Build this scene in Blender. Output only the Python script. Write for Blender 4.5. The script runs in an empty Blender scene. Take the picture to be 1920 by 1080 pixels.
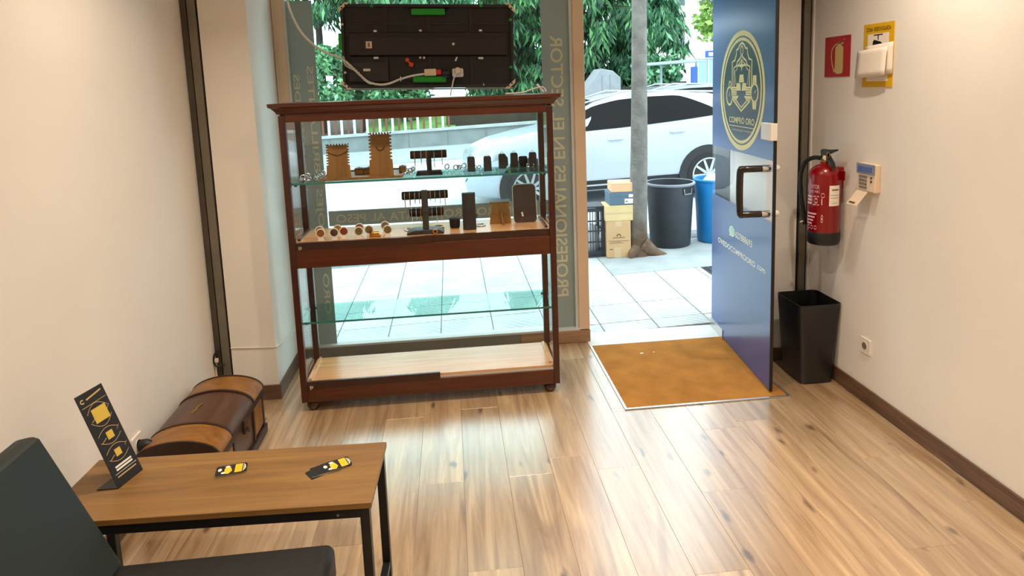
import bpy, math, random
from mathutils import Vector, Matrix, Euler
random.seed(7)
S = bpy.context.scene
COL = S.collection
PI = math.pi

# ------------------------------------------------------------------ camera, world, lights, exposure
cam = bpy.data.objects.new('camera', bpy.data.cameras.new('camera'))
COL.objects.link(cam)
cam.data.sensor_width = 36
cam.data.lens = 36*1245/1920
cam.data.shift_y = (338.3-540)/1920
cam.data.clip_end = 300
def cam_matrix(pit, rol, yaw):
    cy, sy = math.cos(yaw), math.sin(yaw)
    fwd = Vector((sy*math.cos(pit), cy*math.cos(pit), -math.sin(pit)))
    right = Vector((cy, -sy, 0)); down = fwd.cross(right)
    c, s = math.cos(rol), math.sin(rol)
    r2 = c*right + s*down; d2 = -s*right + c*down
    m = Matrix((r2, -d2, -fwd)).transposed().to_4x4()
    return Matrix.Translation((0, 0, 1.70)) @ m
cam.matrix_world = cam_matrix(math.radians(7.915), math.radians(2.107), math.radians(5.177))
S.camera = cam

S.view_settings.view_transform = 'Standard'
S.view_settings.look = 'None'
S.view_settings.exposure = 0.0
S.view_settings.gamma = 1.0
S.view_settings.use_curve_mapping = False
S.cycles.transparent_max_bounces = 40
S.cycles.max_bounces = 10
S.cycles.diffuse_bounces = 5
S.cycles.glossy_bounces = 5
S.cycles.use_denoising = True
S.cycles.sample_clamp_indirect = 6

W = bpy.data.worlds.new('overcast_sky'); S.world = W; W.use_nodes = True
nt = W.node_tree
bg = nt.nodes['Background']
tc = nt.nodes.new('ShaderNodeTexCoord'); nz = nt.nodes.new('ShaderNodeTexNoise'); nz.inputs['Scale'].default_value = 2.2
rp = nt.nodes.new('ShaderNodeValToRGB')
rp.color_ramp.elements[0].position = .35; rp.color_ramp.elements[0].color = (.66, .86, .95, 1)
rp.color_ramp.elements[1].position = .7; rp.color_ramp.elements[1].color = (.86, .98, 1.0, 1)
nt.links.new(tc.outputs['Generated'], nz.inputs['Vector']); nt.links.new(nz.outputs['Fac'], rp.inputs['Fac'])
nt.links.new(rp.outputs['Color'], bg.inputs['Color'])
bg.inputs['Strength'].default_value = 3.9

CEIL = 2.75
def lamp(name, x, y, watts, size=.06, spread=125, col=(1, .83, .66)):
    L = bpy.data.lights.new(name, 'AREA'); L.shape = 'DISK'; L.size = size; L.energy = watts; L.color = col
    L.spread = math.radians(spread)
    o = bpy.data.objects.new(name, L); COL.objects.link(o); o.location = (x, y, CEIL-.012)
    return o
for (x, y, w) in ((1.66, 2.55, 12), (.40, 2.45, 15), (-.66, 2.5, 13), (1.6, .9, 11), (.40, .9, 14), (-.6, .9, 8),
                  (1.5, -1.0, 11), (-.8, -1.0, 11)):
    lamp('ceiling_spot', x, y, w)

# ------------------------------------------------------------------ materials
def nodes(m):
    m.use_nodes = True
    n = m.node_tree
    return n, n.nodes['Principled BSDF'], n.links.new
def sc(c):   # sRGB 0-255 -> linear
    return tuple(((v/255)/12.92 if v/255 <= .04045 else ((v/255+.055)/1.055)**2.4) for v in c)
def mat(name, rgb, rough=.5, metal=0.0, noise=0.0, nscale=12, bump=0.0, bscale=60, coat=0.0, spec=.5, rvar=0.0):
    m = bpy.data.materials.new(name); n, p, link = nodes(m)
    c = sc(rgb)
    p.inputs['Base Color'].default_value = (*c, 1); p.inputs['Roughness'].default_value = rough
    p.inputs['Metallic'].default_value = metal; p.inputs['Coat Weight'].default_value = coat
    p.inputs['Specular IOR Level'].default_value = spec
    if noise or bump:
        t = n.nodes.new('ShaderNodeTexCoord')
    if noise:
        z = n.nodes.new('ShaderNodeTexNoise'); z.inputs['Scale'].default_value = nscale; z.inputs['Detail'].default_value = 5
        r = n.nodes.new('ShaderNodeValToRGB')
        r.color_ramp.elements[0].position = .3; r.color_ramp.elements[1].position = .7
        r.color_ramp.elements[0].color = (*[v*(1-noise) for v in c], 1)
        r.color_ramp.elements[1].color = (*[min(1, v*(1+noise)) for v in c], 1)
        link(t.outputs['Object'], z.inputs['Vector']); link(z.outputs['Fac'], r.inputs['Fac']); link(r.outputs['Color'], p.inputs['Base Color'])
    if bump:
        z2 = n.nodes.new('ShaderNodeTexNoise'); z2.inputs['Scale'].default_value = bscale; z2.inputs['Detail'].default_value = 3
        b = n.nodes.new('ShaderNodeBump'); b.inputs['Strength'].default_value = bump; b.inputs['Distance'].default_value = .01
        link(t.outputs['Object'], z2.inputs['Vector']); link(z2.outputs['Fac'], b.inputs['Height']); link(b.outputs['Normal'], p.inputs['Normal'])
    return m
def wood(name, dark, light, grain=(14, 1.2, 14), rough=.35, coat=0.0, knots=False, pieces=False, coord='Object', spread=(.25, .75)):
    m = bpy.data.materials.new(name); n, p, link = nodes(m)
    t = n.nodes.new('ShaderNodeTexCoord'); mp = n.nodes.new('ShaderNodeMapping'); mp.inputs['Scale'].default_value = grain
    oi = n.nodes.new('ShaderNodeObjectInfo')
    src = t.outputs[coord]
    if pieces:
        mul = n.nodes.new('ShaderNodeMath'); mul.operation = 'MULTIPLY'; mul.inputs[1].default_value = 37.0
        link(oi.outputs['Random'], mul.inputs[0])
        add = n.nodes.new('ShaderNodeVectorMath'); add.operation = 'ADD'
        link(src, add.inputs[0]); link(mul.outputs[0], add.inputs[1]); src = add.outputs[0]
    link(src, mp.inputs['Vector'])
    z = n.nodes.new('ShaderNodeTexNoise'); z.inputs['Scale'].default_value = 1.0; z.inputs['Detail'].default_value = 9
    z.inputs['Roughness'].default_value = .62; z.inputs['Distortion'].default_value = .9
    link(mp.outputs['Vector'], z.inputs['Vector'])
    r = n.nodes.new('ShaderNodeValToRGB')
    r.color_ramp.elements[0].position = spread[0]; r.color_ramp.elements[0].color = (*sc(dark), 1)
    r.color_ramp.elements[1].position = spread[1]; r.color_ramp.elements[1].color = (*sc(light), 1)
    link(z.outputs['Fac'], r.inputs['Fac'])
    out = r.outputs['Color']
    if pieces:
        hs = n.nodes.new('ShaderNodeHueSaturation')
        mr = n.nodes.new('ShaderNodeMapRange'); mr.inputs['To Min'].default_value = .86; mr.inputs['To Max'].default_value = 1.1
        link(oi.outputs['Random'], mr.inputs['Value']); link(mr.outputs['Result'], hs.inputs['Value']); link(out, hs.inputs['Color'])
        out = hs.outputs['Color']
    if knots:
        mp2 = n.nodes.new('ShaderNodeMapping'); mp2.inputs['Scale'].default_value = (8.6, 3.4, 8)
        link(src, mp2.inputs['Vector'])
        z3 = n.nodes.new('ShaderNodeTexNoise'); z3.inputs['Scale'].default_value = 1.6; z3.inputs['Distortion'].default_value = .6
        link(mp2.outputs['Vector'], z3.inputs['Vector'])
        off = n.nodes.new('ShaderNodeVectorMath'); off.operation = 'MULTIPLY_ADD'; off.inputs[1].default_value = (.35, .35, .35)
        link(z3.outputs['Color'], off.inputs[0]); link(mp2.outputs['Vector'], off.inputs[2])
        v = n.nodes.new('ShaderNodeTexVoronoi'); v.inputs['Scale'].default_value = 1.0
        link(off.outputs[0], v.inputs['Vector'])
        kr = n.nodes.new('ShaderNodeValToRGB')
        kr.color_ramp.elements[0].position = .07; kr.color_ramp.elements[0].color = (.75, .75, .75, 1)
        kr.color_ramp.elements[1].position = .16; kr.color_ramp.elements[1].color = (0, 0, 0, 1)
        link(v.outputs['Distance'], kr.inputs['Fac'])
        # broad darker streaks along the board
        mp3 = n.nodes.new('ShaderNodeMapping'); mp3.inputs['Scale'].default_value = (7, .9, 7); link(src, mp3.inputs['Vector'])
        z4 = n.nodes.new('ShaderNodeTexNoise'); z4.inputs['Scale'].default_value = 1.0; z4.inputs['Detail'].default_value = 4; z4.inputs['Distortion'].default_value = 1.6
        link(mp3.outputs['Vector'], z4.inputs['Vector'])
        sr = n.nodes.new('ShaderNodeValToRGB')
        sr.color_ramp.elements[0].position = .56; sr.color_ramp.elements[0].color = (0, 0, 0, 1)
        sr.color_ramp.elements[1].position = .72; sr.color_ramp.elements[1].color = (.55, .55, .55, 1)
        link(z4.outputs['Fac'], sr.inputs['Fac'])
        mx0 = n.nodes.new('ShaderNodeMix'); mx0.data_type = 'RGBA'; mx0.inputs['B'].default_value = (*sc((118, 78, 48)), 1)
        link(sr.outputs['Color'], mx0.inputs['Factor']); link(out, mx0.inputs['A'])
        mx = n.nodes.new('ShaderNodeMix'); mx.data_type = 'RGBA'
        mx.inputs['B'].default_value = (*sc((66, 42, 28)), 1)
        link(kr.outputs['Color'], mx.inputs['Factor']); link(mx0.outputs['Result'], mx.inputs['A'])
        out = mx.outputs['Result']
    link(out, p.inputs['Base Color'])
    p.inputs['Roughness'].default_value = rough; p.inputs['Coat Weight'].default_value = coat
    p.inputs['Coat Roughness'].default_value = .2
    if pieces: p.inputs['Coat IOR'].default_value = 2.35; p.inputs['Coat Roughness'].default_value = .26
    b = n.nodes.new('ShaderNodeBump'); b.inputs['Strength'].default_value = .12; b.inputs['Distance'].default_value = .004
    link(z.outputs['Fac'], b.inputs['Height']); link(b.outputs['Normal'], p.inputs['Normal'])
    return m
def thin_glass(name, tint=(1, 1, 1), base=.016):
    m = bpy.data.materials.new(name); m.use_nodes = True; n = m.node_tree; n.nodes.clear(); link = n.links.new
    o = n.nodes.new('ShaderNodeOutputMaterial'); mx = n.nodes.new('ShaderNodeMixShader')
    t = n.nodes.new('ShaderNodeBsdfTransparent'); t.inputs['Color'].default_value = (*tint, 1)
    g = n.nodes.new('ShaderNodeBsdfGlossy'); g.inputs['Roughness'].default_value = .01
    lw = n.nodes.new('ShaderNodeLayerWeight'); lw.inputs['Blend'].default_value = .5
    pw = n.nodes.new('ShaderNodeMath'); pw.operation = 'POWER'; pw.inputs[1].default_value = 5
    ma = n.nodes.new('ShaderNodeMath'); ma.operation = 'MULTIPLY_ADD'; ma.inputs[1].default_value = .9; ma.inputs[2].default_value = base
    link(lw.outputs['Facing'], pw.inputs[0]); link(pw.outputs[0], ma.inputs[0]); link(ma.outputs[0], mx.inputs['Fac'])
    link(t.outputs[0], mx.inputs[1]); link(g.outputs[0], mx.inputs[2]); link(mx.outputs[0], o.inputs['Surface'])
    return m
def film(name, rgb, trans=.25, rough=.25, clear=0.0):
    m = bpy.data.materials.new(name); n, p, link = nodes(m)
    c = (*sc(rgb), 1)
    p.inputs['Base Color'].default_value = c; p.inputs['Roughness'].default_value = rough
    o = [x for x in n.nodes if x.type == 'OUTPUT_MATERIAL'][0]
    t = n.nodes.new('ShaderNodeBsdfTranslucent'); t.inputs['Color'].default_value = c
    mx = n.nodes.new('ShaderNodeMixShader'); mx.inputs['Fac'].default_value = trans
    link(p.outputs[0], mx.inputs[1]); link(t.outputs[0], mx.inputs[2])
    link(mx.outputs[0], o.inputs['Surface'])
    return m
def foliage_mat(name, a, b, c):
    m = bpy.data.materials.new(name); n, p, link = nodes(m)
    g = n.nodes.new('ShaderNodeNewGeometry')
    t = n.nodes.new('ShaderNodeTexCoord'); z = n.nodes.new('ShaderNodeTexNoise'); z.inputs['Scale'].default_value = 1.5; z.inputs['Detail'].default_value = 4
    link(t.outputs['Object'], z.inputs['Vector'])
    mixv = n.nodes.new('ShaderNodeMath'); mixv.operation = 'MULTIPLY_ADD'; mixv.inputs[1].default_value = .6
    link(g.outputs['Random Per Island'], mixv.inputs[0])
    sub = n.nodes.new('ShaderNodeMath'); sub.operation = 'SUBTRACT'; sub.inputs[1].default_value = .3; link(z.outputs['Fac'], sub.inputs[0]); link(sub.outputs[0], mixv.inputs[2])
    r = n.nodes.new('ShaderNodeValToRGB'); r.color_ramp.elements[0].position = .15; r.color_ramp.elements[0].color = (*sc(a), 1)
    r.color_ramp.elements[1].position = .85; r.color_ramp.elements[1].color = (*sc(c), 1)
    e = r.color_ramp.elements.new(.5); e.color = (*sc(b), 1)
    link(mixv.outputs[0], r.inputs['Fac']); link(r.outputs['Color'], p.inputs['Base Color'])
    p.inputs['Roughness'].default_value = .6
    return m

M = {}
M['wall'] = mat('white_wall_paint', (230, 225, 217), .7, noise=.03, nscale=2, bump=.03, bscale=90)
M['ceiling'] = mat('ceiling_paint', (238, 234, 226), .8, noise=.02)
M['plank'] = wood('oak_laminate_plank', (134, 101, 68), (208, 178, 138), grain=(24, 1.3, 24), rough=.30, coat=1.0, knots=True, pieces=True)
M['underlay'] = mat('floor_underlay', (58, 42, 30), .8, noise=.1)
M['skirting'] = wood('dark_oak_skirting', (66, 44, 32), (122, 92, 70), grain=(2.2, 2.2, 40), rough=.45)
M['skirting_x'] = wood('sill_wood', (120, 84, 58), (176, 138, 104), grain=(2, 20, 30), rough=.5)
M['steel'] = mat('grey_painted_steel', (118, 112, 98), .45, .3, noise=.15, nscale=5)
M['steel_dark'] = mat('dark_steel', (82, 74, 62), .5, .3, noise=.15, nscale=5)
M['gap'] = mat('black_gap', (16, 13, 12), .7)
M['frame'] = mat('cream_aluminium_frame', (222, 196, 166), .4, noise=.02)
M['sillgrey'] = mat('grey_sill_profile', (124, 120, 116), .45, .3)
M['frame_white'] = mat('white_seal', (205, 208, 206), .5)
M['glass'] = thin_glass('clear_glass')
M['winglass'] = thin_glass('window_glass', (.93, 1, .99))
M['shelfglass'] = thin_glass('greenish_shelf_glass', (.72, .90, .87), .015)
M['glass_edge'] = mat('green_glass_edge', (30, 112, 104), .15)
M['vinyl'] = film('grey_window_vinyl', (166, 174, 168), .36)
M['vinyl_text'] = film('pale_vinyl_lettering', (210, 210, 178), .05, .5)
M['cherry'] = wood('cherry_cabinet_wood', (58, 21, 4), (90, 39, 10), grain=(1.5, 30, 30), rough=.32, coat=.08)
M['cherry_v'] = wood('cherry_cabinet_wood_upright', (46, 16, 5), (72, 28, 9), grain=(30, 30, 1.5), rough=.32, coat=.08)
M['track'] = mat('dark_brown_track', (50, 26, 14), .35, noise=.15)
M['board'] = wood('pale_oak_board', (190, 132, 80), (226, 174, 122), grain=(1.6, 34, 30), rough=.25, coat=.2)
M['chrome'] = mat('chrome', (215, 215, 215), .2, 1)
M['silver'] = mat('silver', (200, 200, 205), .25, 1)
M['gold'] = mat('gold', (205, 150, 60), .3, 1)
M['black'] = mat('black_plastic', (20, 19, 19), .45, noise=.15)
M['panel'] = mat('led_cabinet_black', (20, 17, 16), .5, noise=.15, nscale=4)
M['panel2'] = mat('led_cabinet_charcoal', (32, 28, 26), .45, noise=.12, nscale=4)
M['green'] = mat('green_handle_plastic', (10, 150, 30), .4)
M['green_d'] = mat('green_latch_plastic', (40, 140, 60), .4)
M['white'] = mat('white_plastic', (228, 222, 212), .4)
M['cream'] = mat('cream_plastic', (226, 204, 176), .45)
M['orange'] = mat('orange_plastic', (214, 70, 22), .45)
M['red_lamp'] = mat('red_rocker_switch', (225, 20, 50), .3)
M['cable_white'] = mat('white_cable', (222, 214, 200), .5)
M['cable_black'] = mat('black_cable', (18, 17, 17), .5)
M['bamboo'] = wood('bamboo_display_wood', (106, 71, 22), (146, 104, 40), grain=(30, 30, 2), rough=.5)
M['velvet'] = mat('black_velvet', (15, 11, 12), .9, noise=.2, nscale=40, spec=.2)
M['leather'] = mat('black_leatherette', (22, 21, 23), .5, noise=.1, bump=.1)
M['brown_leather'] = mat('brown_leather', (54, 34, 30), .5, noise=.12, bump=.15, bscale=120)
M['chest_light'] = wood('worn_chestnut_veneer', (98, 56, 15), (158, 106, 36), grain=(9, 22, 9), rough=.42, coat=.1)
M['chest_dark'] = wood('dark_brown_veneer', (60, 34, 20), (92, 58, 36), grain=(26, 3, 10), rough=.42, coat=.1)
M['chest_trim'] = mat('blackened_wood_band', (44, 24, 14), .45, noise=.2)
M['table'] = wood('walnut_table_board', (104, 73, 35), (144, 107, 56), grain=(1.4, 24, 24), rough=.45)
M['table_edge'] = wood('walnut_table_edge', (110, 68, 34), (140, 92, 50), grain=(1.4, 24, 24), rough=.5)
M['metal_black'] = mat('black_powder_coat', (24, 22, 21), .4, .2)
M['chair'] = mat('dark_green_leatherette', (20, 30, 28), .55, noise=.12, nscale=3, bump=.05, bscale=140)
M['seat'] = mat('black_leatherette_seat', (20, 21, 20), .5, noise=.1, bump=.05, bscale=140)
M['card_black'] = mat('printed_black_card', (22, 20, 20), .4)
M['card_edge'] = mat('card_stack_edge', (176, 160, 132), .6)
M['yellow'] = mat('yellow_print', (246, 186, 20), .45)
M['print_gold'] = mat('gold_print', (196, 168, 62), .5)
M['print_gold2'] = mat('dull_gold_print', (188, 158, 96), .5)
M['print_white'] = mat('white_print', (226, 220, 208), .5)
M['print_grey'] = mat('grey_print', (120, 112, 100), .5)
M['mat_rug'] = mat('orange_coir', (178, 122, 58), .95, noise=.17, nscale=7, bump=.6, bscale=400, spec=.1)
M['alu'] = mat('aluminium_trim', (210, 212, 212), .3, .9)
M['navy'] = mat('navy_door_film', (36, 76, 142), .3, coat=.55, spec=.3)
M['navy'].node_tree.nodes['Principled BSDF'].inputs['Coat IOR'].default_value = 1.6; M['navy'].node_tree.nodes['Principled BSDF'].inputs['Coat Roughness'].default_value = .13
M['slate'] = mat('slate_emblem_ground', (44, 60, 78), .2)
M['emblem'] = mat('pale_gold_vinyl', (226, 212, 142), .35)
M['pale'] = mat('cream_vinyl', (232, 232, 212), .35)
M['mint'] = mat('mint_print', (150, 226, 200), .35)
M['bronze'] = mat('dark_brown_handle', (30, 17, 15), .25, .2, coat=.5)
M['red'] = mat('red_enamel', (128, 0, 6), .25, coat=.25)
M['sign_red'] = mat('red_sign_board', (172, 12, 28), .45, noise=.02)
M['sign_pale'] = mat('cream_sign_print', (206, 186, 120), .5)
M['sign_yellow'] = mat('yellow_sign_board', (222, 174, 22), .4)
M['paper'] = mat('white_paper', (238, 228, 214), .8, noise=.02)
M['brass'] = mat('brass', (190, 140, 60), .3, .9)
M['lcd'] = mat('blue_lcd', (46, 52, 128), .25)
M['lcd_frame'] = mat('grey_blue_bezel', (120, 128, 150), .4)
M['bin'] = mat('black_bin_plastic', (26, 26, 25), .42, bump=.05, bscale=200)
# outdoors
def paving_mat():
    m = bpy.data.materials.new('grooved_concrete_tile'); n, p, link = nodes(m)
    t = n.nodes.new('ShaderNodeNewGeometry')
    z = n.nodes.new('ShaderNodeTexNoise'); z.inputs['Scale'].default_value = 3; z.inputs['Detail'].default_value = 6
    link(t.outputs['Position'], z.inputs['Vector'])
    r = n.nodes.new('ShaderNodeValToRGB'); r.color_ramp.elements[0].position = .25; r.color_ramp.elements[0].color = (*sc((176, 182, 182)), 1)
    r.color_ramp.elements[1].position = .75; r.color_ramp.elements[1].color = (*sc((204, 208, 206)), 1)
    link(z.outputs['Fac'], r.inputs['Fac']); link(r.outputs['Color'], p.inputs['Base Color'])
    w = n.nodes.new('ShaderNodeTexWave'); w.inputs['Scale'].default_value = 9; w.bands_direction = 'DIAGONAL'; w.inputs['Distortion'].default_value = .2
    link(t.outputs['Position'], w.inputs['Vector'])
    b = n.nodes.new('ShaderNodeBump'); b.inputs['Strength'].default_value = .7; b.inputs['Distance'].default_value = .008
    link(w.outputs['Fac'], b.inputs['Height']); link(b.outputs['Normal'], p.inputs['Normal'])
    p.inputs['Roughness'].default_value = .8
    return m
M['tile'] = paving_mat()
M['joint'] = mat('dark_joint_mortar', (120, 124, 124), .9, noise=.15)
M['concrete'] = mat('grey_concrete', (160, 166, 166), .9, noise=.14, nscale=4, bump=.2, bscale=50)
M['kerb'] = mat('kerb_granite', (112, 116, 120), .85, noise=.15, nscale=20)
M['asphalt'] = mat('pale_asphalt', (184, 188, 188), .9, noise=.08, nscale=3, bump=.2, bscale=120)
M['roadmark'] = mat('road_marking_white', (240, 240, 236), .8)
M['wall_far'] = mat('grey_boundary_concrete', (128, 134, 134), .9, noise=.16, nscale=2)
M['lawn'] = mat('lawn_green', (96, 150, 66), .95, noise=.3, nscale=4)
M['soil'] = mat('dark_undergrowth_soil', (48, 46, 36), .95, noise=.3, nscale=3)
def bark_mat():
    m = mat('grey_bark', (112, 108, 102), .9, noise=.3, nscale=8, bump=.8, bscale=40); n = m.node_tree; p = n.nodes['Principled BSDF']; link = n.links.new
    t = n.nodes.new('ShaderNodeTexCoord'); sp = n.nodes.new('ShaderNodeSeparateXYZ'); z = n.nodes.new('ShaderNodeTexNoise'); z.inputs['Scale'].default_value = 9
    link(t.outputs['Object'], sp.inputs[0]); link(t.outputs['Object'], z.inputs['Vector'])
    a = n.nodes.new('ShaderNodeMath'); a.operation = 'MULTIPLY_ADD'; a.inputs[1].default_value = .7; link(z.outputs['Fac'], a.inputs[0]); link(sp.outputs['Z'], a.inputs[2])
    r = n.nodes.new('ShaderNodeValToRGB'); r.color_ramp.elements[0].position = .5; r.color_ramp.elements[0].color = (1, 1, 1, 1); r.color_ramp.elements[1].position = .85; r.color_ramp.elements[1].color = (0, 0, 0, 1)
    link(a.outputs[0], r.inputs['Fac'])
    src = p.inputs['Base Color'].links[0].from_socket; mx = n.nodes.new('ShaderNodeMix'); mx.data_type = 'RGBA'; mx.inputs['B'].default_value = (*sc((92, 70, 52)), 1)
    link(r.outputs['Color'], mx.inputs['Factor']); link(src, mx.inputs['A']); link(mx.outputs['Result'], p.inputs['Base Color'])
    return m
M['bark'] = bark_mat()
M['bark_dark'] = mat('dark_bark', (52, 44, 38), .95, noise=.3, nscale=10)
M['bark_brown'] = mat('brown_bark_base', (104, 82, 64), .95, noise=.35, nscale=14, bump=.9, bscale=45)
M['carton'] = mat('brown_carton', (200, 162, 118), .75, noise=.05, nscale=6)
M['carton2'] = mat('tan_carton', (214, 190, 138), .75, noise=.05, nscale=6)
M['carton3'] = mat('peach_carton', (222, 176, 136), .75, noise=.05, nscale=6)
M['carton4'] = mat('slate_blue_carton', (86, 108, 124), .7, noise=.05, nscale=6)
M['tape'] = mat('clear_brown_tape', (206, 176, 136), .35)
M['ink'] = mat('brown_ink', (96, 70, 48), .7)
M['crate'] = mat('dark_grey_crate_plastic', (44, 50, 58), .5)
M['bag'] = mat('white_bag_plastic', (232, 236, 240), .5)
M['tub_black'] = mat('black_rubber_tub', (44, 48, 54), .6, noise=.1)
M['tub_rim'] = mat('grey_worn_rim', (128, 132, 142), .6)
M['tub_blue'] = mat('blue_plastic_tub', (20, 120, 184), .5)
M['carpaint'] = mat('white_car_paint', (166, 174, 184), .3, coat=.3)
M['carpaint2'] = mat('grey_blue_car_paint', (126, 140, 152), .25, .3, coat=.6)
M['carglass'] = mat('dark_car_glass', (20, 18, 19), .06, spec=.12)
M['cladding'] = mat('black_cladding', (20, 20, 22), .5)
M['tyre'] = mat('tyre_rubber', (26, 26, 27), .8)
M['rim'] = mat('alloy_rim', (188, 192, 196), .3, .8)
M['render_w'] = mat('white_render', (236, 232, 222), .8, noise=.03)
M['shutter'] = mat('brown_shutter', (112, 62, 50), .7)
M['dark_pane'] = mat('dark_window_pane', (60, 70, 82), .08, spec=.8)
M['shop_pane'] = mat('shop_window_pane', (120, 150, 166), .15, spec=.8)
M['shop_blue'] = mat('shop_blue', (28, 78, 162), .45)
M['fence_w'] = mat('white_fence_paint', (232, 230, 224), .7)
M['fence_b'] = mat('rust_brown_fence', (128, 76, 58), .7)
M['shelter'] = mat('shelter_grey', (150, 166, 166), .5)
M['fol_conifer'] = foliage_mat('conifer_needles', (18, 44, 30), (42, 92, 58), (112, 172, 104))
M['fol_conifer2'] = foliage_mat('blue_green_conifer', (26, 66, 44), (70, 130, 92), (142, 196, 146))
M['fol_light'] = foliage_mat('bright_leaves', (82, 124, 44), (140, 180, 76), (196, 222, 128))
M['fol_shrub'] = foliage_mat('shrub_leaves', (38, 78, 52), (84, 140, 92), (158, 206, 150))

# ------------------------------------------------------------------ mesh helpers
def chain_matrix(o):
    m = Matrix.Identity(4)
    while o is not None:
        m = o.matrix_basis @ m; o = o.parent
    return m
class MB:
    def __init__(s): s.v = []; s.f = []; s.mi = []
    def add(s, vs, fs, mi=0):
        b = len(s.v); s.v += [Vector(v) for v in vs]
        for f in fs: s.f.append([i+b for i in f]); s.mi.append(mi)
        return s
    def box(s, x0, x1, y0, y1, z0, z1, mi=0, rot=None, piv=None):
        vs = [Vector((x, y, z)) for z in (z0, z1) for y in (y0, y1) for x in (x0, x1)]
        if rot is not None:
            p = Vector(piv) if piv is not None else Vector(((x0+x1)/2, (y0+y1)/2, (z0+z1)/2))
            vs = [p + rot @ (v-p) for v in vs]
        return s.add(vs, [(0, 2, 3, 1), (4, 5, 7, 6), (0, 1, 5, 4), (2, 6, 7, 3), (0, 4, 6, 2), (1, 3, 7, 5)], mi)
    def prism(s, poly, a, b, mapf, mi=0):
        n = len(poly)
        vs = [mapf(p[0], p[1], a) for p in poly] + [mapf(p[0], p[1], b) for p in poly]
        fs = [list(range(n))[::-1], list(range(n, 2*n))] + [(i, (i+1) % n, n+(i+1) % n, n+i) for i in range(n)]
        return s.add(vs, fs, mi)
    def sheet(s, poly, mapf, off, mi=0):
        return s.add([mapf(p[0], p[1], off) for p in poly], [list(range(len(poly)))], mi)
    def ribbon(s, pts, w, mapf, off, closed=False, mi=0):
        n = len(pts); L = []; R = []
        for i in range(n):
            a = pts[(i-1) % n] if (closed or i > 0) else pts[i]; b = pts[(i+1) % n] if (closed or i < n-1) else pts[i]
            dx, dy = b[0]-a[0], b[1]-a[1]; l = math.hypot(dx, dy) or 1
            nx, ny = -dy/l*w/2, dx/l*w/2
            L.append(mapf(pts[i][0]+nx, pts[i][1]+ny, off)); R.append(mapf(pts[i][0]-nx, pts[i][1]-ny, off))
        m = n if closed else n-1
        return s.add(L+R, [(i, (i+1) % n, n+(i+1) % n, n+i) for i in range(m)], mi)
    def lathe(s, prof, c, seg=24, axis='Z', mi=0, cap=True, ry=1.0):
        vs = []
        for (r, h) in prof:
            for k in range(seg):
                a = 2*PI*k/seg; x, y = r*math.cos(a), r*math.sin(a)*ry
                p = (x, y, h) if axis == 'Z' else ((x, h, y) if axis == 'Y' else (h, x, y))
                vs.append(Vector(c)+Vector(p))
        n = len(prof); fs = []
        for i in range(n-1):
            for k in range(seg):
                fs.append((i*seg+k, i*seg+(k+1) % seg, (i+1)*seg+(k+1) % seg, (i+1)*seg+k))
        if cap:
            fs.append(list(range(seg))[::-1]); fs.append([(n-1)*seg+k for k in range(seg)])
        return s.add(vs, fs, mi)
    def tube(s, pts, r, seg=8, mi=0, closed=False, rs=None):
        pts = [Vector(p) for p in pts]; n = len(pts); vs = []; up = Vector((.13, .27, .95))
        prev = None
        for i in range(n):
            a = pts[(i-1) % n] if (closed or i > 0) else pts[i]; b = pts[(i+1) % n] if (closed or i < n-1) else pts[i]
            t = (b-a).normalized()
            if prev is None:
                u = t.cross(up); u = u.normalized() if u.length > 1e-4 else t.cross(Vector((1, 0, 0))).normalized()
            else:
                u = (prev - t*prev.dot(t)).normalized()
            prev = u; w = t.cross(u); rr = rs[i] if rs else r
            for k in range(seg):
                an = 2*PI*k/seg; vs.append(pts[i] + rr*(math.cos(an)*u + math.sin(an)*w))
        fs = []
        for i in range(n if closed else n-1):
            for k in range(seg):
                fs.append((i*seg+k, i*seg+(k+1) % seg, ((i+1) % n)*seg+(k+1) % seg, ((i+1) % n)*seg+k))
        if not closed: fs += [list(range(seg))[::-1], [(n-1)*seg+k for k in range(seg)]]
        return s.add(vs, fs, mi)
    def build(s, name, mats, parent=None, smooth=False, bevel=0, seg=2, local=False):
        me = bpy.data.meshes.new(name)
        vs = s.v
        if parent is not None and not local:
            inv = chain_matrix(parent).inverted(); vs = [inv @ v for v in vs]
        me.from_pydata([tuple(v) for v in vs], [], s.f); me.update()
        if not isinstance(mats, (list, tuple)): mats = [mats]
        for m in mats: me.materials.append(m)
        me.polygons.foreach_set('material_index', s.mi)
        if smooth: me.polygons.foreach_set('use_smooth', [True]*len(me.polygons))
        o = bpy.data.objects.new(name, me); COL.objects.link(o)
        if parent is not None: o.parent = parent
        if smooth:
            es = o.modifiers.new('edge', 'EDGE_SPLIT'); es.split_angle = math.radians(42)
        if bevel:
            b = o.modifiers.new('bevel', 'BEVEL'); b.width = bevel; b.segments = seg; b.limit_method = 'ANGLE'; b.angle_limit = math.radians(40)
        return o
def tag(o, label, cat, group=None, kind=None):
    if label: o['label'] = label
    if cat: o['category'] = cat
    if group: o['group'] = group
    if kind: o['kind'] = kind
    return o
def thing(name, label, cat, loc=(0, 0, 0), rz=0, group=None, rot=None):
    o = bpy.data.objects.new(name, None); COL.objects.link(o); o.empty_display_size = .1
    o.location = loc
    o.rotation_euler = rot if rot is not None else (0, 0, rz)
    return tag(o, label, cat, group)
def structure(o, label=None):
    o['kind'] = 'structure'
    if label: o['label'] = label
    return o
KIDS = {}
def copy_tree(o, parent=None, label=None):
    c = o.copy(); COL.objects.link(c); c.parent = parent
    if label: c['label'] = label
    for ch in [x for x in COL.objects if x.parent is o]: copy_tree(ch, c)
    return c
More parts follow.
